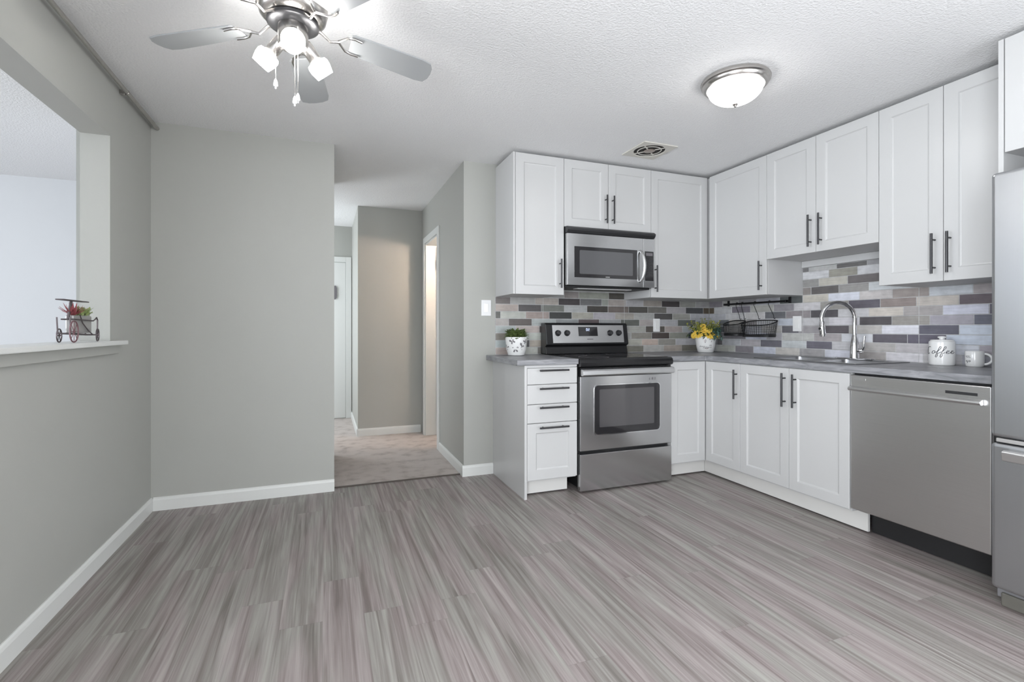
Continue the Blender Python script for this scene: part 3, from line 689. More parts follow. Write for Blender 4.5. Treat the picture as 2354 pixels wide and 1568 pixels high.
# ------------------------------------------------------------------ stove
SX0, SX1 = 1.6145, 2.3715; YS = 2.940
t = thing('electric_stove', 'freestanding stainless steel electric stove with black glass cooktop', 'stove', ((SX0 + SX1) / 2, 3.27, 0))
boxes((SX0 + 0.004, SX1 - 0.004, YS + 0.045, 3.59, 0.03, 0.893)).build('body', BLACK, t, bevel=0.002)
for x in (SX0 + 0.05, SX1 - 0.05):
    for y in (YS + 0.10, 3.54): MB().lathe((x, y, 0.0), [(0.018, 0), (0.018, 0.03)], n=12).build('foot', BLACKM, t)
def soft_front(x0, x1, z0, z1, f, th, rr=0.010):
    return boxes((x0, x1, f, f + th, z0, z1))
soft_front(SX0 + 0.002, SX1 - 0.002, 0.014, 0.262, YS, 0.042).build('storage_drawer', STEEL, t, bevel=0.0025, seg=3)
dr_ = soft_front(SX0 + 0.002, SX1 - 0.002, 0.286, 0.792, YS, 0.042).build('oven_door', STEEL, t, bevel=0.0025, seg=3)
def rr2(x0, x1, z0, z1, r, n=5):
    return [(p[0], p[1]) for p in rrect(x0, x1, z0, z1, r, 0, n)]
m = MB(); a = rr2(1.722, 2.270, 0.386, 0.734, 0.03); b = rr2(1.728, 2.264, 0.392, 0.728, 0.026)
m.loft([[(x, YS - 0.0005, z) for x, z in a], [(x, YS - 0.003, z) for x, z in a], [(x, YS - 0.003, z) for x, z in b], [(x, YS - 0.0005, z) for x, z in b]], False, False)
m.build('window_trim', CHROME, dr_, smooth=True)
m = MB(); m.prism(b, YS - 0.0015, YS - 0.0002, lambda x, z, w: Vector((x, w, z))); m.build('window_glass', BLGLASS, dr_)
m = MB(); m.prism(rr2(1.765, 2.215, 0.440, 0.700, 0.006, 2), YS - 0.0022, YS - 0.0016, lambda x, z, w: Vector((x, w, z))); m.build('inner_window', OVENGLASS, dr_)
for x, w_ in ((2.175, 0.006), (2.196, 0.012), (2.222, 0.005)):
    boxes((x, x + w_, YS - 0.0012, YS - 0.0002, 0.752, 0.768)).build('door_mark', PRINT, dr_)
m = MB()
hp = [(0, 0.803), (-0.006, 0.797), (-0.030, 0.797), (-0.040, 0.806), (-0.040, 0.832), (-0.030, 0.841), (-0.008, 0.842), (0, 0.838)]
m.prism(hp, SX0 + 0.006, SX1 - 0.004, lambda a, z, x: Vector((x, YS + 0.003 + a, z)))
m.build('door_handle', STEELB, dr_, bevel=0.001)
boxes((SX0 + 0.006, SX1 - 0.006, YS + 0.006, YS + 0.044, 0.794, 0.850)).build('vent_strip', BLACK, t)
# cooktop: black rim with a rounded front edge and a glass sheet
m = MB()
cp = [(YS - 0.006, 0.858), (YS - 0.014, 0.866), (YS - 0.016, 0.885), (YS - 0.010, 0.902), (YS + 0.004, 0.912), (3.50, 0.912), (3.50, 0.853), (YS + 0.02, 0.853)]
m.prism(cp, SX0 - 0.002, SX1 + 0.0015, lambda y, z, x: Vector((x, y, z)))
ck = m.build('cooktop', BLACK, t, bevel=0.0025)
boxes((SX0 + 0.02, SX1 - 0.02, YS + 0.018, 3.478, 0.9122, 0.9150)).build('glass_surface', BLGLASS, t, bevel=0.001)
for (x, y, r) in ((1.80, 3.08, 0.11), (2.19, 3.08, 0.085), (1.80, 3.34, 0.085), (2.19, 3.34, 0.11)):
    MB().lathe((x, y, 0.9152), [(r, 0), (r, 0.0003), (r - 0.004, 0.0003), (r - 0.004, 0)], n=40, cap0=False, cap1=False).build('burner_ring', PRINT, ck)
# backguard
m = MB()
bp_ = [(3.486, 0.9155), (3.500, 0.975), (3.474, 0.992), (3.500, 1.150), (3.512, 1.163), (3.585, 1.163), (3.590, 0.9155)]
m.prism(bp_, SX0 + 0.0, SX1 - 0.006, lambda y, z, x: Vector((x, y, z)))
bgd = m.build('backguard', BLACK, t, bevel=0.006, seg=3)
def bgp(z): return 3.474 + (z - 0.992) * (3.500 - 3.474) / (1.150 - 0.992)
def on_guard(x0, x1, z0, z1, d, name, mat, parent, bev=0.0):
    m = MB(); P = lambda x, z, k: (x, bgp(z) - k, z)
    m.loft([[P(x0, z0, 0), P(x1, z0, 0), P(x1, z1, 0), P(x0, z1, 0)], [P(x0, z0, d), P(x1, z0, d), P(x1, z1, d), P(x0, z1, d)]])
    return m.build(name, mat, parent, bevel=bev)
pn = on_guard(1.672, 2.322, 1.004, 1.146, 0.003, 'control_panel', STEELB, bgd, 0.001)
on_guard(1.900, 2.075, 1.058, 1.132, 0.0045, 'display', BLGLASS, bgd)
m = MB()
for x, on in ((1.972, 'abcdef'), (1.990, 'abged')):
    sg = {'a': (0, 0.010, 0.018, 0.020), 'b': (0.009, 0.011, 0.010, 0.019), 'c': (0.009, 0.011, 0.001, 0.010), 'd': (0, 0.010, 0.0, 0.002), 'e': (-0.001, 0.001, 0.001, 0.010), 'f': (-0.001, 0.001, 0.010, 0.019), 'g': (0, 0.010, 0.009, 0.011)}
    for q in on:
        a0, a1, b0, b1 = sg[q]; P = lambda x_, z: (x_, bgp(z) - 0.0052, z)
        z = 1.100; m.face([m.vert(P(x + a0, z + b0)), m.vert(P(x + a1, z + b0)), m.vert(P(x + a1, z + b1)), m.vert(P(x + a0, z + b1))])
m.build('display_digits', LED, bgd, recalc=False)
on_guard(1.975, 2.030, 1.030, 1.036, 0.0036, 'badge', PRINT, bgd)
nrm = Vector((0, -1, 0.165)).normalized()
for x in (1.716, 1.796, 2.190, 2.272):
    k = MB().lathe((x, bgp(1.082) - 0.003, 1.082), [(0.0245, 0), (0.0245, 0.004), (0.021, 0.008), (0.019, 0.024), (0.016, 0.027)], axis=nrm, n=24).build('knob', GRAPH, bgd, smooth=True)
    c = Vector((x, bgp(1.082) - 0.003, 1.082)) + nrm * 0.0275
    q = MB(); q.tube([c + Vector((-0.004, 0, -0.014)), c + Vector((0.004, 0, 0.014))], 0.0035, 6); q.build('pointer', BLACKM, k)

# ------------------------------------------------------------------ over-the-range microwave
MX0, MX1, YM = 1.6425, 2.4035, 3.186
t = thing('microwave', 'stainless steel over-the-range microwave under the short cabinet above the stove', 'microwave', ((MX0 + MX1) / 2, YW, 1.43))
boxes((MX0 + 0.002, MX1 - 0.002, YM + 0.03, 3.592, 1.434, 1.8655)).build('body', BLACK, t, bevel=0.003)
m = MB(); vp = [(YM + 0.03, 1.8645), (YM + 0.004, 1.8645), (YM - 0.016, 1.850), (YM - 0.012, 1.836), (YM + 0.004, 1.818), (YM + 0.03, 1.818)]
m.prism(vp, MX0 + 0.001, MX1 + 0.004, lambda y, z, x: Vector((x, y, z))); m.build('vent_grille', GRAPH, t, bevel=0.001)
md = soft_front(MX0 + 0.003, 2.300, 1.436, 1.814, YM, 0.032).build('door', STEEL, t, bevel=0.0025, seg=3)
boxes((1.703, 2.245, YM - 0.0015, YM - 0.0002, 1.494, 1.720)).build('window_frame', BLGLASS, md)
m = MB(); m.prism(rr2(1.745, 2.205, 1.520, 1.694, 0.008, 3), YM - 0.0025, YM - 0.0016, lambda x, z, w: Vector((x, w, z))); m.build('window', MWGLASS, md)
boxes((1.965, 2.000, YM - 0.0022, YM - 0.0016, 1.500, 1.506)).build('badge', STEELB, md)
m = MB(); hpts = []
for i in range(13):
    a = i / 12; hpts.append((2.272 + 0.010 * math.sin(math.pi * a), YM - 0.004 - 0.040 * math.sin(math.pi * a) ** 0.5, 1.478 + 0.238 * a))
m.tube(hpts, [0.0095 + 0.004 * math.sin(math.pi * i / 12) for i in range(13)], 12); m.build('door_handle', STEELB, md, smooth=True)
pn = soft_front(2.3015, MX1 + 0.002, 1.436, 1.814, YM, 0.032).build('control_panel', STEEL, t, bevel=0.0025, seg=3)
boxes((2.316, 2.396, YM - 0.002, YM - 0.0002, 1.488, 1.716)).build('keypad', BLGLASS, pn, bevel=0.0005)
boxes((2.326, 2.386, YM - 0.003, YM - 0.002, 1.682, 1.704)).build('display', PRINT, pn)
m = MB()
for r in range(7):
    for c in range(3): m.box(2.324 + c * 0.0235, 2.340 + c * 0.0235, YM - 0.0028, YM - 0.002, 1.650 - r * 0.022, 1.660 - r * 0.022)
m.build('keys', GRAPH, pn)
m = MB(); m.box(MX0 + 0.01, MX1 - 0.01, YM + 0.05, 3.50, 1.424, 1.434); m.build('grease_filter_plate', BLACKM, t, bevel=0.002)
boxes((MX0 + 0.14, MX1 - 0.14, YM + 0.10, YM + 0.17, 1.420, 1.424)).build('task_light_cover', WHITEP, t, bevel=0.001)

# ------------------------------------------------------------------ dishwasher
t = thing('dishwasher', 'stainless steel dishwasher between the sink cabinet and the refrigerator', 'dishwasher', (3.0, 1.55, 0))
boxes((1.252, 1.858, XB + 0.030, XR - 0.03, 0.125, ZC0 - 0.004), T=TX).build('body', BLACKM, t)
def ffront(T, u0, u1, z0, z1, f, th, name, mat, parent, r=0.006):
    return boxes((u0, u1, f, f + th, z0, z1), T=T).build(name, mat, parent, bevel=r, seg=4)
dd = ffront(TX, 1.2475, 1.8615, 0.133, 0.866, XB - 0.002, 0.028, 'door', STEELD, t)
m = MB(TX); hb = [(0, 0.783), (-0.010, 0.780), (-0.024, 0.783), (-0.030, 0.791), (-0.028, 0.799), (-0.016, 0.804), (0, 0.806)]
m.prism(hb, 1.276, 1.856, lambda a, z, u: Vector((u, XB - 0.003 + a, z))); m.build('handle', STEELB, dd, bevel=0.001)
boxes((1.297, 1.418, XB - 0.0035, XB - 0.0015, 0.819, 0.832), T=TX).build('vent_slot', GRAPH, dd)
boxes((1.779, 1.843, XB - 0.0028, XB - 0.0018, 0.840, 0.850), T=TX).build('badge', STEELB, dd)
boxes((1.252, 1.811, 2.800, 2.815, 0.006, 0.124), T=TX).build('toe_panel', BLACKM, t)

# ------------------------------------------------------------------ refrigerator
FXF = 2.500
t = thing('refrigerator', 'tall stainless steel refrigerator with bottom freezer at the right edge', 'refrigerator', (2.93, 0.76, 0))
boxes((0.345, 1.168, FXF + 0.062, XR - 0.03, 0.03, 1.728), T=TX).build('body', plain('fridge_side_grey', (0.22, 0.22, 0.23), 0.45, metal=0.3, noise=0.03), t, bevel=0.004)
ud = ffront(TX, 0.335, 1.160, 0.688, 1.740, FXF, 0.060, 'upper_door', STEELF, t, r=0.014)
ld_ = ffront(TX, 0.335, 1.160, 0.085, 0.664, FXF, 0.060, 'freezer_drawer', STEELF, t, r=0.014)
m = MB(TX); hb = [(0, 0.600), (-0.020, 0.600), (-0.040, 0.606), (-0.045, 0.640), (-0.034, 0.646), (0, 0.640)]
m.prism(hb, 0.42, 1.108, lambda a, z, u: Vector((u, FXF + a, z))); m.build('handle', STEELB, ld_, bevel=0.003)
m = MB(TX); hb = [(0, 0.80), (-0.045, 0.80), (-0.045, 1.45), (0, 1.45)]
m.tube([(0.42, FXF - 0.045, 0.80), (0.42, FXF - 0.045, 1.50)], 0.012, 12); m.tube([(0.42, FXF, 0.84), (0.42, FXF - 0.045, 0.84)], 0.008, 8); m.tube([(0.42, FXF, 1.46), (0.42, FXF - 0.045, 1.46)], 0.008, 8)
m.build('handle', STEELB, ud, smooth=True)
boxes((0.36, 1.154, FXF + 0.020, FXF + 0.061, 0.665, 0.687), T=TX).build('gasket', BLACKM, t)
boxes((1.00, 1.145, FXF + 0.004, FXF + 0.019, 0.668, 0.684), T=TX).build('hinge_cover', ZINC, t, bevel=0.003)
boxes((0.36, 1.152, FXF + 0.052, FXF + 0.072, 0.0, 0.055), T=TX).build('base_grille', plain('base_grille_grey', (0.12, 0.115, 0.10), 0.5, noise=0.1), t, bevel=0.006)
# ------------------------------------------------------------------ hanging rail, hooks and wire baskets
RX, RZ = 3.278, 1.328
t = thing('hanging_rail', 'black metal rail mounted on the tiles under the wall cabinet', 'rail', (XR, 3.05, RZ))
m = MB(); m.tube([(RX, 2.742, RZ), (RX, 3.368, RZ)], 0.0075, 10); m.build('bar', WIRE, t, smooth=True)
for y in (2.750, 3.360):
    boxes((RX - 0.008, XR - 0.0085, y - 0.008, y + 0.008, RZ - 0.010, RZ + 0.008), (XR - 0.014, XR - 0.0088, y - 0.012, y + 0.012, RZ - 0.014, RZ + 0.034)).build('bracket', WIRE, t, bevel=0.002)
hook_spots = [(3.222, 3.180, 'S-hook nearest the corner, holding the small basket'), (3.165, 3.135, 'second S-hook from the corner, holding the small basket'),
              (3.036, 2.990, 'S-hook at the far end of the large basket'), (2.896, 2.845, 'S-hook nearest the outlet, holding the large basket')]
for (ya, yb, lb) in hook_spots:
    m = MB(); pts = []
    for i in range(7):
        a = math.pi * i / 6; pts.append((RX + 0.011 * math.cos(a), ya, RZ + 0.001 + 0.0105 * math.sin(a)))
    pts = [(RX + 0.011, ya, RZ - 0.006)] + pts + [(RX - 0.012, ya, RZ - 0.02), (RX - 0.013, (ya + yb) / 2, RZ - 0.065), (RX - 0.014, yb, RZ - 0.110)]
    for i in range(6):
        a = math.pi + math.pi * i / 5; pts.append((RX - 0.014 + 0.008 + 0.008 * math.cos(a), yb, RZ - 0.125 + 0.008 * math.sin(a)))
    o = m.tube(pts, 0.0022, 6).build('s_hook', WIRE, loc=(RX, ya, RZ), smooth=True)
    tag(o, 'black ' + lb, 'hook', 'S-hooks on the black rail')
def basket(label, y0, y1, x0, x1, z0, z1, ns):
    """wire mesh basket: wide rim, narrower solid bottom, tipped slightly forward"""
    cy = (y0 + y1) / 2; cx = (x0 + x1) / 2
    t = thing('wire_basket', label, 'basket', (cx, cy, z0))
    tilt = lambda p: Vector((p[0], p[1], p[2] - (x1 - p[0]) * 0.30 * ((p[2] - z0) / (z1 - z0)) + 0.0))
    def ring(k, z, n=28, ex=0.0):
        hx, hy = (x1 - x0) / 2 * k + ex, (y1 - y0) / 2 * k + ex
        out = []
        for i in range(n):
            a = 2 * math.pi * i / n; c, s_ = math.cos(a), math.sin(a)
            sc = (abs(c) ** 3.2 + abs(s_) ** 3.2) ** (-1 / 3.2)
            out.append(tilt((cx + hx * c * sc, cy + hy * s_ * sc, z)))
        return out
    MB().tube(ring(1.0, z1, ex=-0.004), 0.0042, 8, closed=True).build('rim', WIRE, t, smooth=True)
    m = MB(); h = z1 - z0
    lv = [1 - 0.12 * (1 - i / ns) ** 1.0 for i in range(ns + 1)]
    for i in range(1, ns): m.tube(ring(lv[i], z0 + h * i / ns, ex=-0.004), 0.0009, 4, closed=True)
    ra, rb = ring(0.88, z0, ex=-0.004, n=44), ring(1.0, z1, ex=-0.004, n=44)
    for a, b in zip(ra, rb): m.tube([a, b], 0.0009, 4)
    m.build('mesh_wall', WIRE, t)
    m = MB(); r0 = ring(0.88, z0); r1 = ring(0.90, z0 + 0.022)
    m.loft([r0, r1, [p + (Vector((cx, cy, p.z)) - p) * 0.03 for p in r1], [p + (Vector((cx, cy, p.z)) - p) * 0.03 + Vector((0, 0, 0.002)) for p in r0]])
    m.build('bottom_tray', BLACKM, t, smooth=True)
basket('small round black wire basket hanging beside the yellow flowers', 3.115, 3.300, 3.165, 3.300, 1.058, 1.188, 9)
basket('large oblong black wire basket hanging left of the outlet', 2.800, 3.100, 3.150, 3.300, 1.052, 1.186, 9)

# ------------------------------------------------------------------ plants
def pot_profile(r0, r1, h): return [(r0, 0), (r0 + 0.006, 0.004), ((r0 + r1) / 2 + 0.004, h * 0.5), (r1, h * 0.93), (r1 + 0.002, h), (r1 - 0.004, h), (r1 - 0.008, h * 0.9), (r0 + 0.01, h * 0.85)]
def surf(c, r, ang, z, k=0.0008): return Vector((c[0] + (r + k) * math.cos(ang), c[1] + (r + k) * math.sin(ang), z))
def butterfly(m, c, rfun, ang, z, s, rot):
    wings = [[(0, 0), (0.5, 0.9), (1.0, 1.0), (1.05, 0.45), (0.5, 0.05)], [(0, 0), (0.55, -0.05), (0.85, -0.5), (0.5, -0.85), (0.15, -0.4)]]
    for sg in (-1, 1):
        for w in wings:
            vs = []
            for (a, b) in w:
                a *= sg; u = (a * math.cos(rot) - b * math.sin(rot)) * s; v = (a * math.sin(rot) + b * math.cos(rot)) * s
                zz = z + v; r = rfun(zz - c[2]); vs.append(m.vert(surf(c, r, ang + u / r, zz)))
            m.face(vs)
rnd = random.Random(5)
pc = (1.362, 3.478, ZC + 0.0008)
t = thing('potted_plant', 'small leafy green plant in a white pot with printed butterflies, left of the stove', 'plant', pc)
pr = [(0.058, 0), (0.064, 0.004), (0.077, 0.05), (0.083, 0.11), (0.085, 0.140), (0.080, 0.141), (0.078, 0.12), (0.07, 0.118)]
pot = MB().lathe(pc, pr, n=40).build('pot', CERAM, t, smooth=True)
rf = lambda z: 0.064 + (0.083 - 0.064) * min(1, max(0, z / 0.11)) ** 0.6
m = MB(); va = math.atan2(-pc[1], -pc[0])
for da, z, s_, ro in ((-0.35, 0.108, 0.022, 0.5), (-0.08, 0.045, 0.022, 0.1), (0.52, 0.066, 0.024, 1.1), (0.95, 0.105, 0.018, 0.4), (-1.1, 0.06, 0.02, -0.4)):
    m = MB(); butterfly(m, pc, rf, va + da, pc[2] + z, s_, ro)
    m.build('butterfly_print', PRINT, pot, recalc=False)
m = MB()
for i in range(420):
    a = rnd.uniform(0, 2 * math.pi); q = math.sqrt(rnd.random()); el = rnd.uniform(0.1, 1.3)
    b = Vector((pc[0] + 0.066 * q * math.cos(a), pc[1] + 0.066 * q * math.sin(a), pc[2] + 0.130 + rnd.uniform(0, 0.062) * math.sqrt(1 - 0.6 * q * q)))
    d = Vector((math.cos(a) * math.cos(el), math.sin(a) * math.cos(el), math.sin(el)))
    m.leaf(b, d, rnd.uniform(0.022, 0.036), rnd.uniform(0.014, 0.022), 0.5)
fo = m.build('foliage', LEAFG, t, recalc=False)

pc = (3.068, 3.362, ZC + 0.0008)
t = thing('flower_pot', 'white printed pot with yellow flowers and mixed greenery in the worktop corner', 'plant', pc)
pr = [(0.060, 0), (0.065, 0.004), (0.076, 0.05), (0.084, 0.11), (0.086, 0.136), (0.081, 0.137), (0.078, 0.115), (0.07, 0.113)]
pot = MB().lathe(pc, pr, n=40).build('pot', CERAM, t, smooth=True)
va = math.atan2(-pc[1], -pc[0])
m = MB()
rf = lambda z: 0.065 + (0.084 - 0.065) * min(1, max(0, z / 0.11)) ** 0.6
def stroke(m, c, rfun, ang0, z0, pts, w, k=0.0008):
    """a pen line on the round surface: pts in metres right and up from (ang0, z0)"""
    P = []
    for (u, v) in pts:
        z = z0 + v; r = rfun(z - c[2]); P.append(surf(c, r, ang0 + u / r, z, k))
    m.tube(P, w, 5)
def wob(x0, y0, n, dx, amp, seed):
    r_ = random.Random(seed); return [(x0 + dx * i, y0 + (amp if i % 2 else -amp) * r_.uniform(0.3, 1)) for i in range(n)]
for i, (x, y, n, dx, amp) in enumerate(((-0.050, 0.052, 9, 0.006, 0.006), (0.002, 0.045, 9, 0.006, 0.007), (-0.02, 0.04, 8, 0.006, 0.004), (0.03, 0.062, 5, 0.005, 0.006))):
    stroke(m, pc, rf, va, pc[2], wob(x, y, n, dx, amp, i), 0.0015)
m.build('lettering', PRINT, pot)
for q in ([(-0.004, 0.082), (0.003, 0.098), (0.001, 0.112)], [(0.045, 0.088), (0.053, 0.103)]):
    m = MB(); stroke(m, pc, rf, va, pc[2], q, 0.0022); m.build('painted_mark', PRINT, pot)
for q in ([(-0.006, 0.108), (-0.010, 0.095), (-0.003, 0.085)], [(-0.005, 0.036), (0.01, 0.032), (0.022, 0.038)]):
    m = MB(); stroke(m, pc, rf, va, pc[2], q, 0.0012); m.build('painted_mark', PRINTR, pot)
m = MB(); m2 = MB(); m3 = MB()
def sprig(mm, b, d, ln, n, lw, rn):
    b = Vector(b); d = Vector(d).normalized(); e = b + d * ln
    if e.x > 3.135 and e.y < 3.345: ln *= 0.35
    for i in range(n):
        p = b + d * ln * (i + 1) / n; a = rn.uniform(0, 6.28); sd = d.orthogonal(); sd.rotate(Matrix.Rotation(a, 3, d))
        mm.leaf(p, (sd + d * 0.6), lw * 1.9, lw, 0.4)
    mm.tube([b, b + d * ln], 0.0015, 4)
for i in range(60):   # yellow-green sprigs on top
    a = rnd.uniform(0, 6.28); el = rnd.uniform(0.55, 1.5)
    sprig(m, (pc[0] + 0.03 * math.cos(a), pc[1] + 0.03 * math.sin(a), pc[2] + 0.13), (math.cos(a) * math.cos(el), math.sin(a) * math.cos(el), math.sin(el)), rnd.uniform(0.09, 0.185), 9, 0.015, rnd)
m.build('leafy_sprigs', LEAFY, t, recalc=False)
for i in range(30):
    a = rnd.uniform(0, 6.28); el = rnd.uniform(0.3, 1.5)
    sprig(m2, (pc[0] + 0.04 * math.cos(a), pc[1] + 0.04 * math.sin(a), pc[2] + 0.125), (math.cos(a) * math.cos(el), math.sin(a) * math.cos(el), math.sin(el)), rnd.uniform(0.06, 0.14), 7, 0.017, rnd)
m2.build('foliage', LEAFD, t, recalc=False)
for i in range(26):   # blue-green spray to the right
    a = rnd.uniform(-1.7, -0.95); el = rnd.uniform(0.0, 1.25)
    sprig(m3, (pc[0] + 0.05 * math.cos(a), pc[1] + 0.05 * math.sin(a), pc[2] + 0.125), (math.cos(a) * math.cos(el), math.sin(a) * math.cos(el), math.sin(el)), rnd.uniform(0.06, 0.125), 8, 0.015, rnd)
m3.build('eucalyptus_spray', LEAFB, t, recalc=False)
toc = Vector((-pc[0], -pc[1], 0)).normalized(); rt = Vector((-toc.y, toc.x, 0))
for (u, v, z, r) in ((-0.055, 0.062, 0.160, 0.046), (0.035, 0.068, 0.156, 0.048), (-0.010, 0.060, 0.180, 0.036), (0.080, 0.035, 0.148, 0.036), (-0.088, 0.030, 0.145, 0.032), (-0.02, 0.050, 0.222, 0.024), (0.02, -0.05, 0.175, 0.03)):
    c = Vector((pc[0], pc[1], pc[2])) + rt * u + toc * v + Vector((0, 0, z)); m = MB()
    ax = (toc * 0.8 + rt * (u * 6) + Vector((0, 0, 0.55))).normalized(); e1 = ax.orthogonal().normalized(); e2 = ax.cross(e1)
    for ly, (n, tl, k) in enumerate(((13, 0.15, 1.0), (11, 0.55, 0.85), (9, 1.0, 0.6))):
        for i in range(n):
            a = 6.283 * i / n + ly * 0.3; d = (e1 * math.cos(a) + e2 * math.sin(a)) * math.cos(tl) + ax * math.sin(tl)
            m.leaf(c + d * 0.004, d, r * k, r * 0.46, 0.15, up=ax)
    bl = m.build('blossom', PETAL, t, recalc=False)
    MB().ball(c + ax * r * 0.12, r * 0.15, 6).build('flower_heart', PETALC, bl, smooth=True)

# ------------------------------------------------------------------ canister and mug
cc = (3.236, 1.716, ZC + 0.0008)
t = thing('coffee_canister', 'white ceramic canister with a lid and the handwritten word Coffee', 'canister', cc)
pr = [(0.053, 0), (0.057, 0.004), (0.058, 0.01), (0.058, 0.125), (0.057, 0.131), (0.054, 0.134)]
cb = MB().lathe(cc, pr, n=48).build('body', CERAM, t, smooth=True)
m = MB(); m.lathe(Vector(cc) + Vector((0, 0, 0.1345)), [(0.052, 0), (0.0525, 0.005), (0.046, 0.008), (0.020, 0.009), (0.012, 0.010), (0.012, 0.013), (0.019, 0.018), (0.020, 0.023), (0.014, 0.027), (0.003, 0.028)], n=40)
m.build('lid', CERAM, t, smooth=True)
va = math.atan2(-cc[1], -cc[0]); rf = lambda z: 0.058
def arc(cx, cy, rx, ry, a0, a1, n=9, sl=0.0): return [(cx + rx * math.cos(math.radians(a0 + (a1 - a0) * i / n)) + sl * ry * math.sin(math.radians(a0 + (a1 - a0) * i / n)), cy + ry * math.sin(math.radians(a0 + (a1 - a0) * i / n))) for i in range(n + 1)]
m = MB(); k = 0.0105; X0 = -0.080; zb = cc[2] + 0.073; sl = 0.35
letters = []
x = X0
letters.append(arc(x + 0.010, 0.006, 0.009, 0.014, 60, 320, 12, sl))                                   # C
x = X0 + 0.024
letters.append(arc(x + 0.004, 0.0, 0.0042, 0.0052, 0, 360, 12, sl)); x += 0.012                         # o
for q in range(2):                                                                                      # f f
    letters.append([(x - 0.004, -0.002), (x + 0.004, 0.004), (x + 0.0115, 0.016), (x + 0.0115, 0.021), (x + 0.008, 0.020), (x + 0.003, 0.004), (x - 0.003, -0.016), (x - 0.001, -0.019), (x + 0.002, -0.014), (x + 0.003, -0.004), (x + 0.009, -0.001)]); x += 0.0115
for q in range(2):                                                                                      # e e
    letters.append([(x - 0.001, -0.002), (x + 0.007, 0.003), (x + 0.0075, 0.006), (x + 0.004, 0.0062), (x + 0.0005, 0.001), (x + 0.001, -0.004), (x + 0.005, -0.005), (x + 0.012, 0.000)]); x += 0.012
for l in letters: stroke(m, cc, rf, va, zb, [((a + 0.0285) * 1.8 + 0.004, b * 1.5) for a, b in l], 0.0016, 0.0002)
m.build('lettering', INK, cb)
mc = (3.262, 1.580, ZC + 0.0008)
t = thing('coffee_mug', 'white mug with small grey lettering beside the coffee canister', 'mug', mc)
pr = [(0.033, 0), (0.037, 0.004), (0.0395, 0.02), (0.040, 0.080), (0.039, 0.083), (0.036, 0.081), (0.035, 0.02), (0.030, 0.010)]
mb_ = MB().lathe(mc, pr, n=40, cap1=True).build('body', CERAM, t, smooth=True)
va = math.atan2(-mc[1], -mc[0]); rt = Vector((-math.sin(va), math.cos(va), 0)) 
ha = va + 1.42; hd = Vector((math.cos(ha), math.sin(ha), 0))
pts = [Vector(mc) + hd * (0.038 + 0.030 * math.sin(math.pi * i / 12)) + Vector((0, 0, 0.042 + 0.028 * math.cos(math.pi * i / 12))) for i in range(13)]
MB().tube(pts, [0.0065] * 13, 10).build('handle', CERAM, t, smooth=True)
m = MB(); rf = lambda z: 0.040
for i, (x, y, n, dx, amp) in enumerate(((-0.040, 0.056, 8, 0.0028, 0.0022), (-0.036, 0.049, 8, 0.0028, 0.002))): stroke(m, mc, rf, va, mc[2], wob(x, y, n, dx, amp, 20 + i), 0.0007)
stroke(m, mc, rf, va, mc[2], [(a - 0.034, b + 0.030) for a, b in arc(0, 0, 0.004, 0.004, 40, 360, 8)] + [(-0.030, 0.022), (-0.035, 0.019)], 0.001)
stroke(m, mc, rf, va, mc[2], [(a - 0.021, b + 0.030) for a, b in arc(0, 0, 0.004, 0.004, 0, 360, 8)], 0.001)
m.build('lettering', INK, mb_)

# ------------------------------------------------------------------ decorative cart on the sill
cx0, sz = -1.020, 1.0585
t = thing('decorative_cart', 'small wire flower cart with succulents standing on the pass-through sill', 'cart decoration', (cx0, 2.72, sz))
def wheel(y, x, r, spokes, mat=CARTM, tw=0.0028, yaw=0.0):
    m = MB(); c = Vector((x, y, sz + r + tw)); e = Vector((math.sin(yaw), math.cos(yaw), 0)); z = Vector((0, 0, 1))
    m.tube([c + (e * math.cos(a) + z * math.sin(a)) * r for a in [6.283 * i / 24 for i in range(24)]], tw, 6, closed=True)
    for i in range(spokes):
        a = math.pi * i / spokes; d = (e * math.cos(a) + z * math.sin(a)) * r; m.tube([c - d, c + d], tw * 0.5, 4)
    m.ball(c, tw * 2, 5)
    return m.build('wheel', mat, t, smooth=True)
wheel(2.592, -0.985, 0.045, 4, PINK, yaw=-0.06); wheel(2.625, -1.048, 0.028, 3, CARTM, yaw=-0.10); wheel(2.842, -0.992, 0.028, 3, CARTM, yaw=-0.16)
m = MB(); w = 0.003
P = lambda y, z, x=-1.005: (x, y, z)
for x in (-0.996, -1.040):
    m.tube([P(2.592, sz + 0.040, x), P(2.842, sz + 0.031, x)], w, 6)
    m.tube([P(2.625, sz + 0.100, x), P(2.805, sz + 0.096, x), P(2.825, sz + 0.102, x), P(2.842, sz + 0.112, x), P(2.852, sz + 0.100, x), P(2.848, sz + 0.031, x)], w, 6)
    m.tube([P(2.585, sz + 0.108, x), P(2.592, sz + 0.040, x)], w, 6); m.tube([P(2.675, sz + 0.120, x), P(2.70, sz + 0.085, x), P(2.755, sz + 0.052, x), P(2.805, sz + 0.031, x)], w * 0.8, 6)
for y, z in ((2.592, sz + 0.040), (2.842, sz + 0.031), (2.625, sz + 0.100), (2.805, sz + 0.096)): m.tube([P(y, z, -0.994), P(y, z, -1.042)], w, 6)
m.tube([P(2.625, sz + 0.100, -1.019), P(2.655, sz + 0.178, -1.019)], 0.0055, 8)
m.build('frame', CARTM, t, smooth=True)
boxes((-1.034, -1.004, 2.555, 2.790, sz + 0.1785, sz + 0.1835)).build('top_shelf', CARTM, t, bevel=0.002)
pl = boxes((-1.034, -1.004, 2.640, 2.815, sz + 0.040, sz + 0.118)).build('planter_box', ZINC, t, bevel=0.005)
m = MB(); rn = random.Random(9)
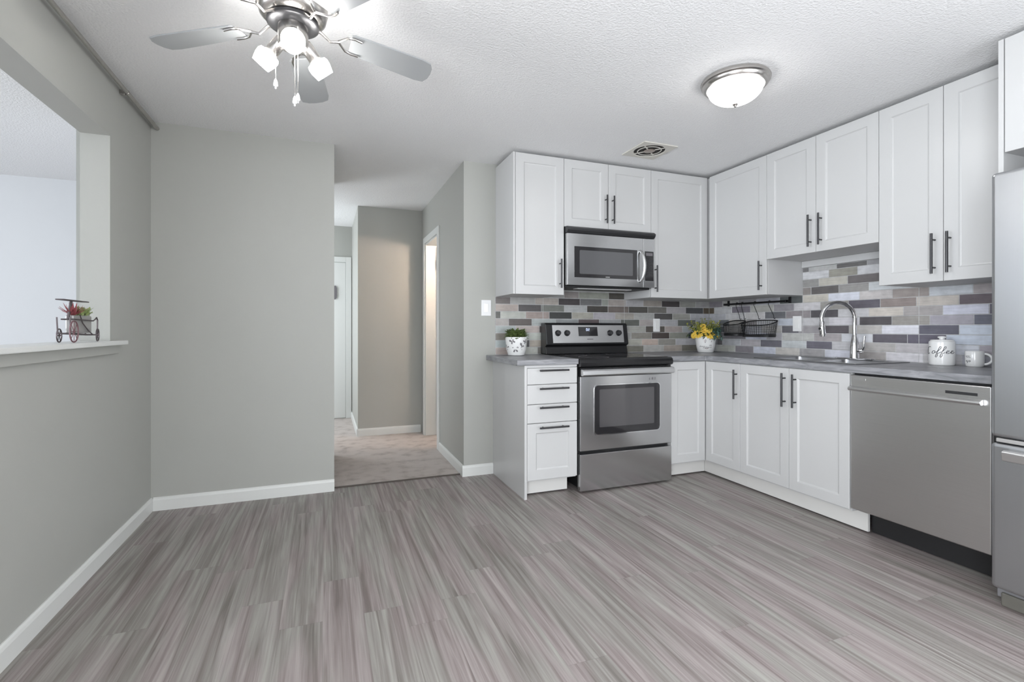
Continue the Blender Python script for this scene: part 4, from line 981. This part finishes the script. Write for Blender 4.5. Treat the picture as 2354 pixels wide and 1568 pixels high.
for i in range(38):
    a = rn.uniform(0, 6.28); el = rn.uniform(0.2, 1.4)
    m.leaf((-1.02, 2.675 + rn.uniform(-0.02, 0.02), sz + 0.118), (math.cos(a) * math.cos(el) * 0.6, math.sin(a) * math.cos(el), math.sin(el)), rn.uniform(0.04, 0.062), 0.008, -0.1)
m.build('red_succulent', SUCR, t, recalc=False)
m = MB()
for i in range(90):
    a = rn.uniform(0, 6.28); el = rn.uniform(0.0, 1.4)
    m.leaf((-1.02 + rn.uniform(-0.015, 0.015), 2.765 + rn.uniform(-0.055, 0.045), sz + 0.115 + rn.uniform(0, 0.02)), (math.cos(a) * math.cos(el) * 0.6, math.sin(a) * math.cos(el), math.sin(el)), rn.uniform(0.020, 0.035), 0.010, 0.2)
m.build('green_succulent', SUCG, t, recalc=False)

# ------------------------------------------------------------------ rail along the left wall under the ceiling
t = thing('ceiling_rail', 'long grey metal rail running along the top of the left wall', 'rail', (XL, 2.0, 2.34))
MB().tube([(XL + 0.034, -1.6, 2.348), (XL + 0.034, 3.585, 2.348)], 0.0105, 12).build('tube', NICKEL, t, smooth=True)
MB().tube([(XL + 0.034, 3.10, 2.348), (XL + 0.034, 3.600, 2.348)], 0.0125, 12).build('sleeve', NICKEL, t, smooth=True)
for y in (-1.5, 0.8, 3.115):
    boxes((XL + 0.0005, XL + 0.024, y - 0.010, y + 0.010, 2.336, 2.360)).build('bracket', NICKEL, t, bevel=0.002)

# ------------------------------------------------------------------ ceiling light
dc = Vector((1.955, 1.934, H))
t = thing('ceiling_light', 'round flush ceiling light with brushed nickel ring and lit frosted dome', 'ceiling light', dc)
MB().lathe(dc, [(0.152, -0.0005), (0.161, -0.004), (0.165, -0.012), (0.163, -0.022), (0.156, -0.027), (0.154, -0.036), (0.147, -0.044), (0.136, -0.046), (0.132, -0.040)], n=64, cap0=True, cap1=False).build('trim_ring', NICKEL, t, smooth=True)
prof = [(0.132, -0.040)] + [(0.1315 * math.cos(math.radians(a)), -0.042 - 0.083 * math.sin(math.radians(a))) for a in range(5, 90, 6)] + [(0.004, -0.125)]
MB().lathe(dc, prof, n=56, cap0=True).build('glass_dome', DOMEG, t, smooth=True)
MB().lathe(dc + Vector((0, 0, -0.1245)), [(0.013, 0), (0.014, -0.004), (0.009, -0.009), (0.006, -0.016), (0.002, -0.018)], n=20).build('finial', NICKEL, t, smooth=True)

# ------------------------------------------------------------------ ceiling exhaust fan
vc = Vector((2.160, 2.920, H)); vs = 0.138
t = thing('exhaust_vent', 'square off-white ceiling exhaust vent with a round open grille', 'vent', vc)
m = MB(); N_ = 48
sq = []
for i in range(N_):
    a = 2 * math.pi * i / N_; k = 1 / max(abs(math.cos(a)), abs(math.sin(a))); sq.append((math.cos(a) * k * vs, math.sin(a) * k * vs))
ci = [(math.cos(2 * math.pi * i / N_) * 0.108, math.sin(2 * math.pi * i / N_) * 0.108) for i in range(N_)]
m.loft([[(vc.x + x, vc.y + y, H - 0.0005) for x, y in sq], [(vc.x + x, vc.y + y, H - 0.007) for x, y in sq], [(vc.x + x * 1.06, vc.y + y * 1.06, H - 0.008) for x, y in ci], [(vc.x + x, vc.y + y, H - 0.004) for x, y in ci]], False, False)
m.build('cover_plate', VENTP, t)
MB().lathe(vc, [(0.108, -0.0006), (0.108, -0.0025)], n=40).build('cavity', DARKV, t)
MB().lathe(vc, [(0.036, -0.003), (0.040, -0.007), (0.032, -0.011), (0.012, -0.012)], n=28).build('motor', MOTOR, t, smooth=True)
m = MB()
for r in (0.082,):
    m.lathe(vc, [(r - 0.0035, -0.0045), (r - 0.0035, -0.0075), (r + 0.0035, -0.0075), (r + 0.0035, -0.0045)], n=40, cap0=False, cap1=False)
for i in range(4):
    a = math.radians(38 + 90 * i); d = Vector((math.cos(a), math.sin(a), 0)); s_ = Vector((-d.y, d.x, 0)) * 0.005
    p0, p1 = vc + d * 0.040, vc + d * 0.108
    m.loft([[p0 - s_ + Vector((0, 0, -.004)), p0 + s_ + Vector((0, 0, -.004)), p0 + s_ + Vector((0, 0, -.007)), p0 - s_ + Vector((0, 0, -.007))],
            [p1 - s_ + Vector((0, 0, -.004)), p1 + s_ + Vector((0, 0, -.004)), p1 + s_ + Vector((0, 0, -.007)), p1 - s_ + Vector((0, 0, -.007))]])
m.build('grille', VENTP, t)

# ------------------------------------------------------------------ ceiling fan
fc = Vector((-0.1077, 1.984, H))
t = thing('ceiling_fan', 'five-blade ceiling fan with grey blades, nickel motor and three lit lamps', 'ceiling fan', fc)
MB().lathe(fc, [(0.085, -0.0005), (0.098, -0.010), (0.112, -0.030), (0.120, -0.062), (0.121, -0.090), (0.114, -0.118), (0.100, -0.132), (0.070, -0.137)], n=56).build('motor_housing', NICKEL, t, smooth=True)
MB().lathe(fc, [(0.088, -0.1365), (0.090, -0.142), (0.090, -0.150), (0.084, -0.154), (0.056, -0.156)], n=48).build('blade_hub', GRAPH, t, smooth=True)
hz = H - 2.2
for i, ad in enumerate((7.7, 83.3 - 1.0, 155.4, 228.0, 299.0)):
    a = math.radians(ad); d = Vector((math.cos(a), math.sin(a), 0)); s_ = Vector((-d.y, d.x, 0)); pit = math.radians(-10.5)
    b = fc + Vector((0, 0, -hz + 0.048)); d = (d + Vector((0, 0, -0.112))).normalized(); sd = s_ * math.cos(pit) + Vector((0, 0, 1)) * math.sin(pit); up = sd.cross(d).normalized() * -1
    # outline of the blade: narrow root, wide rounded tip
    out = [(0.205, -0.048), (0.215, -0.054), (0.35, -0.060), (0.48, -0.064), (0.515, -0.057), (0.528, -0.030), (0.531, 0.0), (0.528, 0.030), (0.515, 0.057), (0.48, 0.064), (0.35, 0.060), (0.215, 0.054), (0.205, 0.048)]
    m = MB(); m.loft([[b + d * u + sd * v + up * 0.003 for u, v in out], [b + d * u + sd * v - up * 0.003 for u, v in out]])
    bl = m.build('blade', BLADE, t, bevel=0.0015)
    m = MB(); P = lambda u, v, w=0.0: b + d * u + sd * v + Vector((0, 0, w))
    low = -0.008
    m.tube([P(0.078, 0, 0.008), P(0.100, 0, 0.0), P(0.130, 0, -0.020), P(0.165, 0, low)], [0.008, 0.006, 0.005, 0.006], 8)
    for sg in (-1, 1):
        m.tube([P(0.160, 0, low), P(0.175, 0.018 * sg, low), P(0.190, 0.036 * sg, low), P(0.215, 0.043 * sg, low), P(0.242, 0.040 * sg, low)], [0.005, 0.0045, 0.0045, 0.0045, 0.005], 8)
    m.build('blade_iron', NICKEL, t, smooth=True)
MB().lathe(fc, [(0.050, -0.155), (0.052, -0.160), (0.052, -0.222), (0.048, -0.232), (0.030, -0.238), (0.012, -0.240)], n=36).build('switch_housing', NICKEL, t, smooth=True)
for ad in (-87.0, 29.0, 153.0):
    a = math.radians(ad); el = math.radians(-46); d = Vector((math.cos(a) * math.cos(el), math.sin(a) * math.cos(el), math.sin(el)))
    p = fc + Vector((math.cos(a) * 0.040, math.sin(a) * 0.040, -0.196))
    s_ = MB().lathe(p, [(0.016, 0.0), (0.022, 0.006), (0.0235, 0.020), (0.0235, 0.066), (0.021, 0.070), (0.018, 0.072)], axis=d, n=28).build('lamp_socket', NICKEL, t, smooth=True)
    MB().lathe(p, [(0.026, 0.070), (0.036, 0.073), (0.0405, 0.084), (0.0395, 0.100), (0.034, 0.122), (0.032, 0.128), (0.029, 0.128), (0.031, 0.100), (0.018, 0.090)], axis=d, n=28).build('lamp_shade', SHADE, t, smooth=True)
for (dx, dy, z1, z0) in ((-0.058, -0.006, -0.225, 2.024), (0.008, -0.045, -0.233, 1.955), (0.018, -0.038, -0.233, 1.970)):
    p = fc + Vector((dx, dy, z1)); q = Vector((p.x, p.y, z0))
    c = MB().tube([p, q], 0.0012, 5).build('pull_chain', NICKEL, t)
    MB().lathe(q, [(0.002, 0.004), (0.006, -0.004), (0.0085, -0.020), (0.007, -0.024), (0.003, -0.026), (0.0035, -0.032), (0.001, -0.034)], n=14).build('pull_knob', CERAM, c, smooth=True)
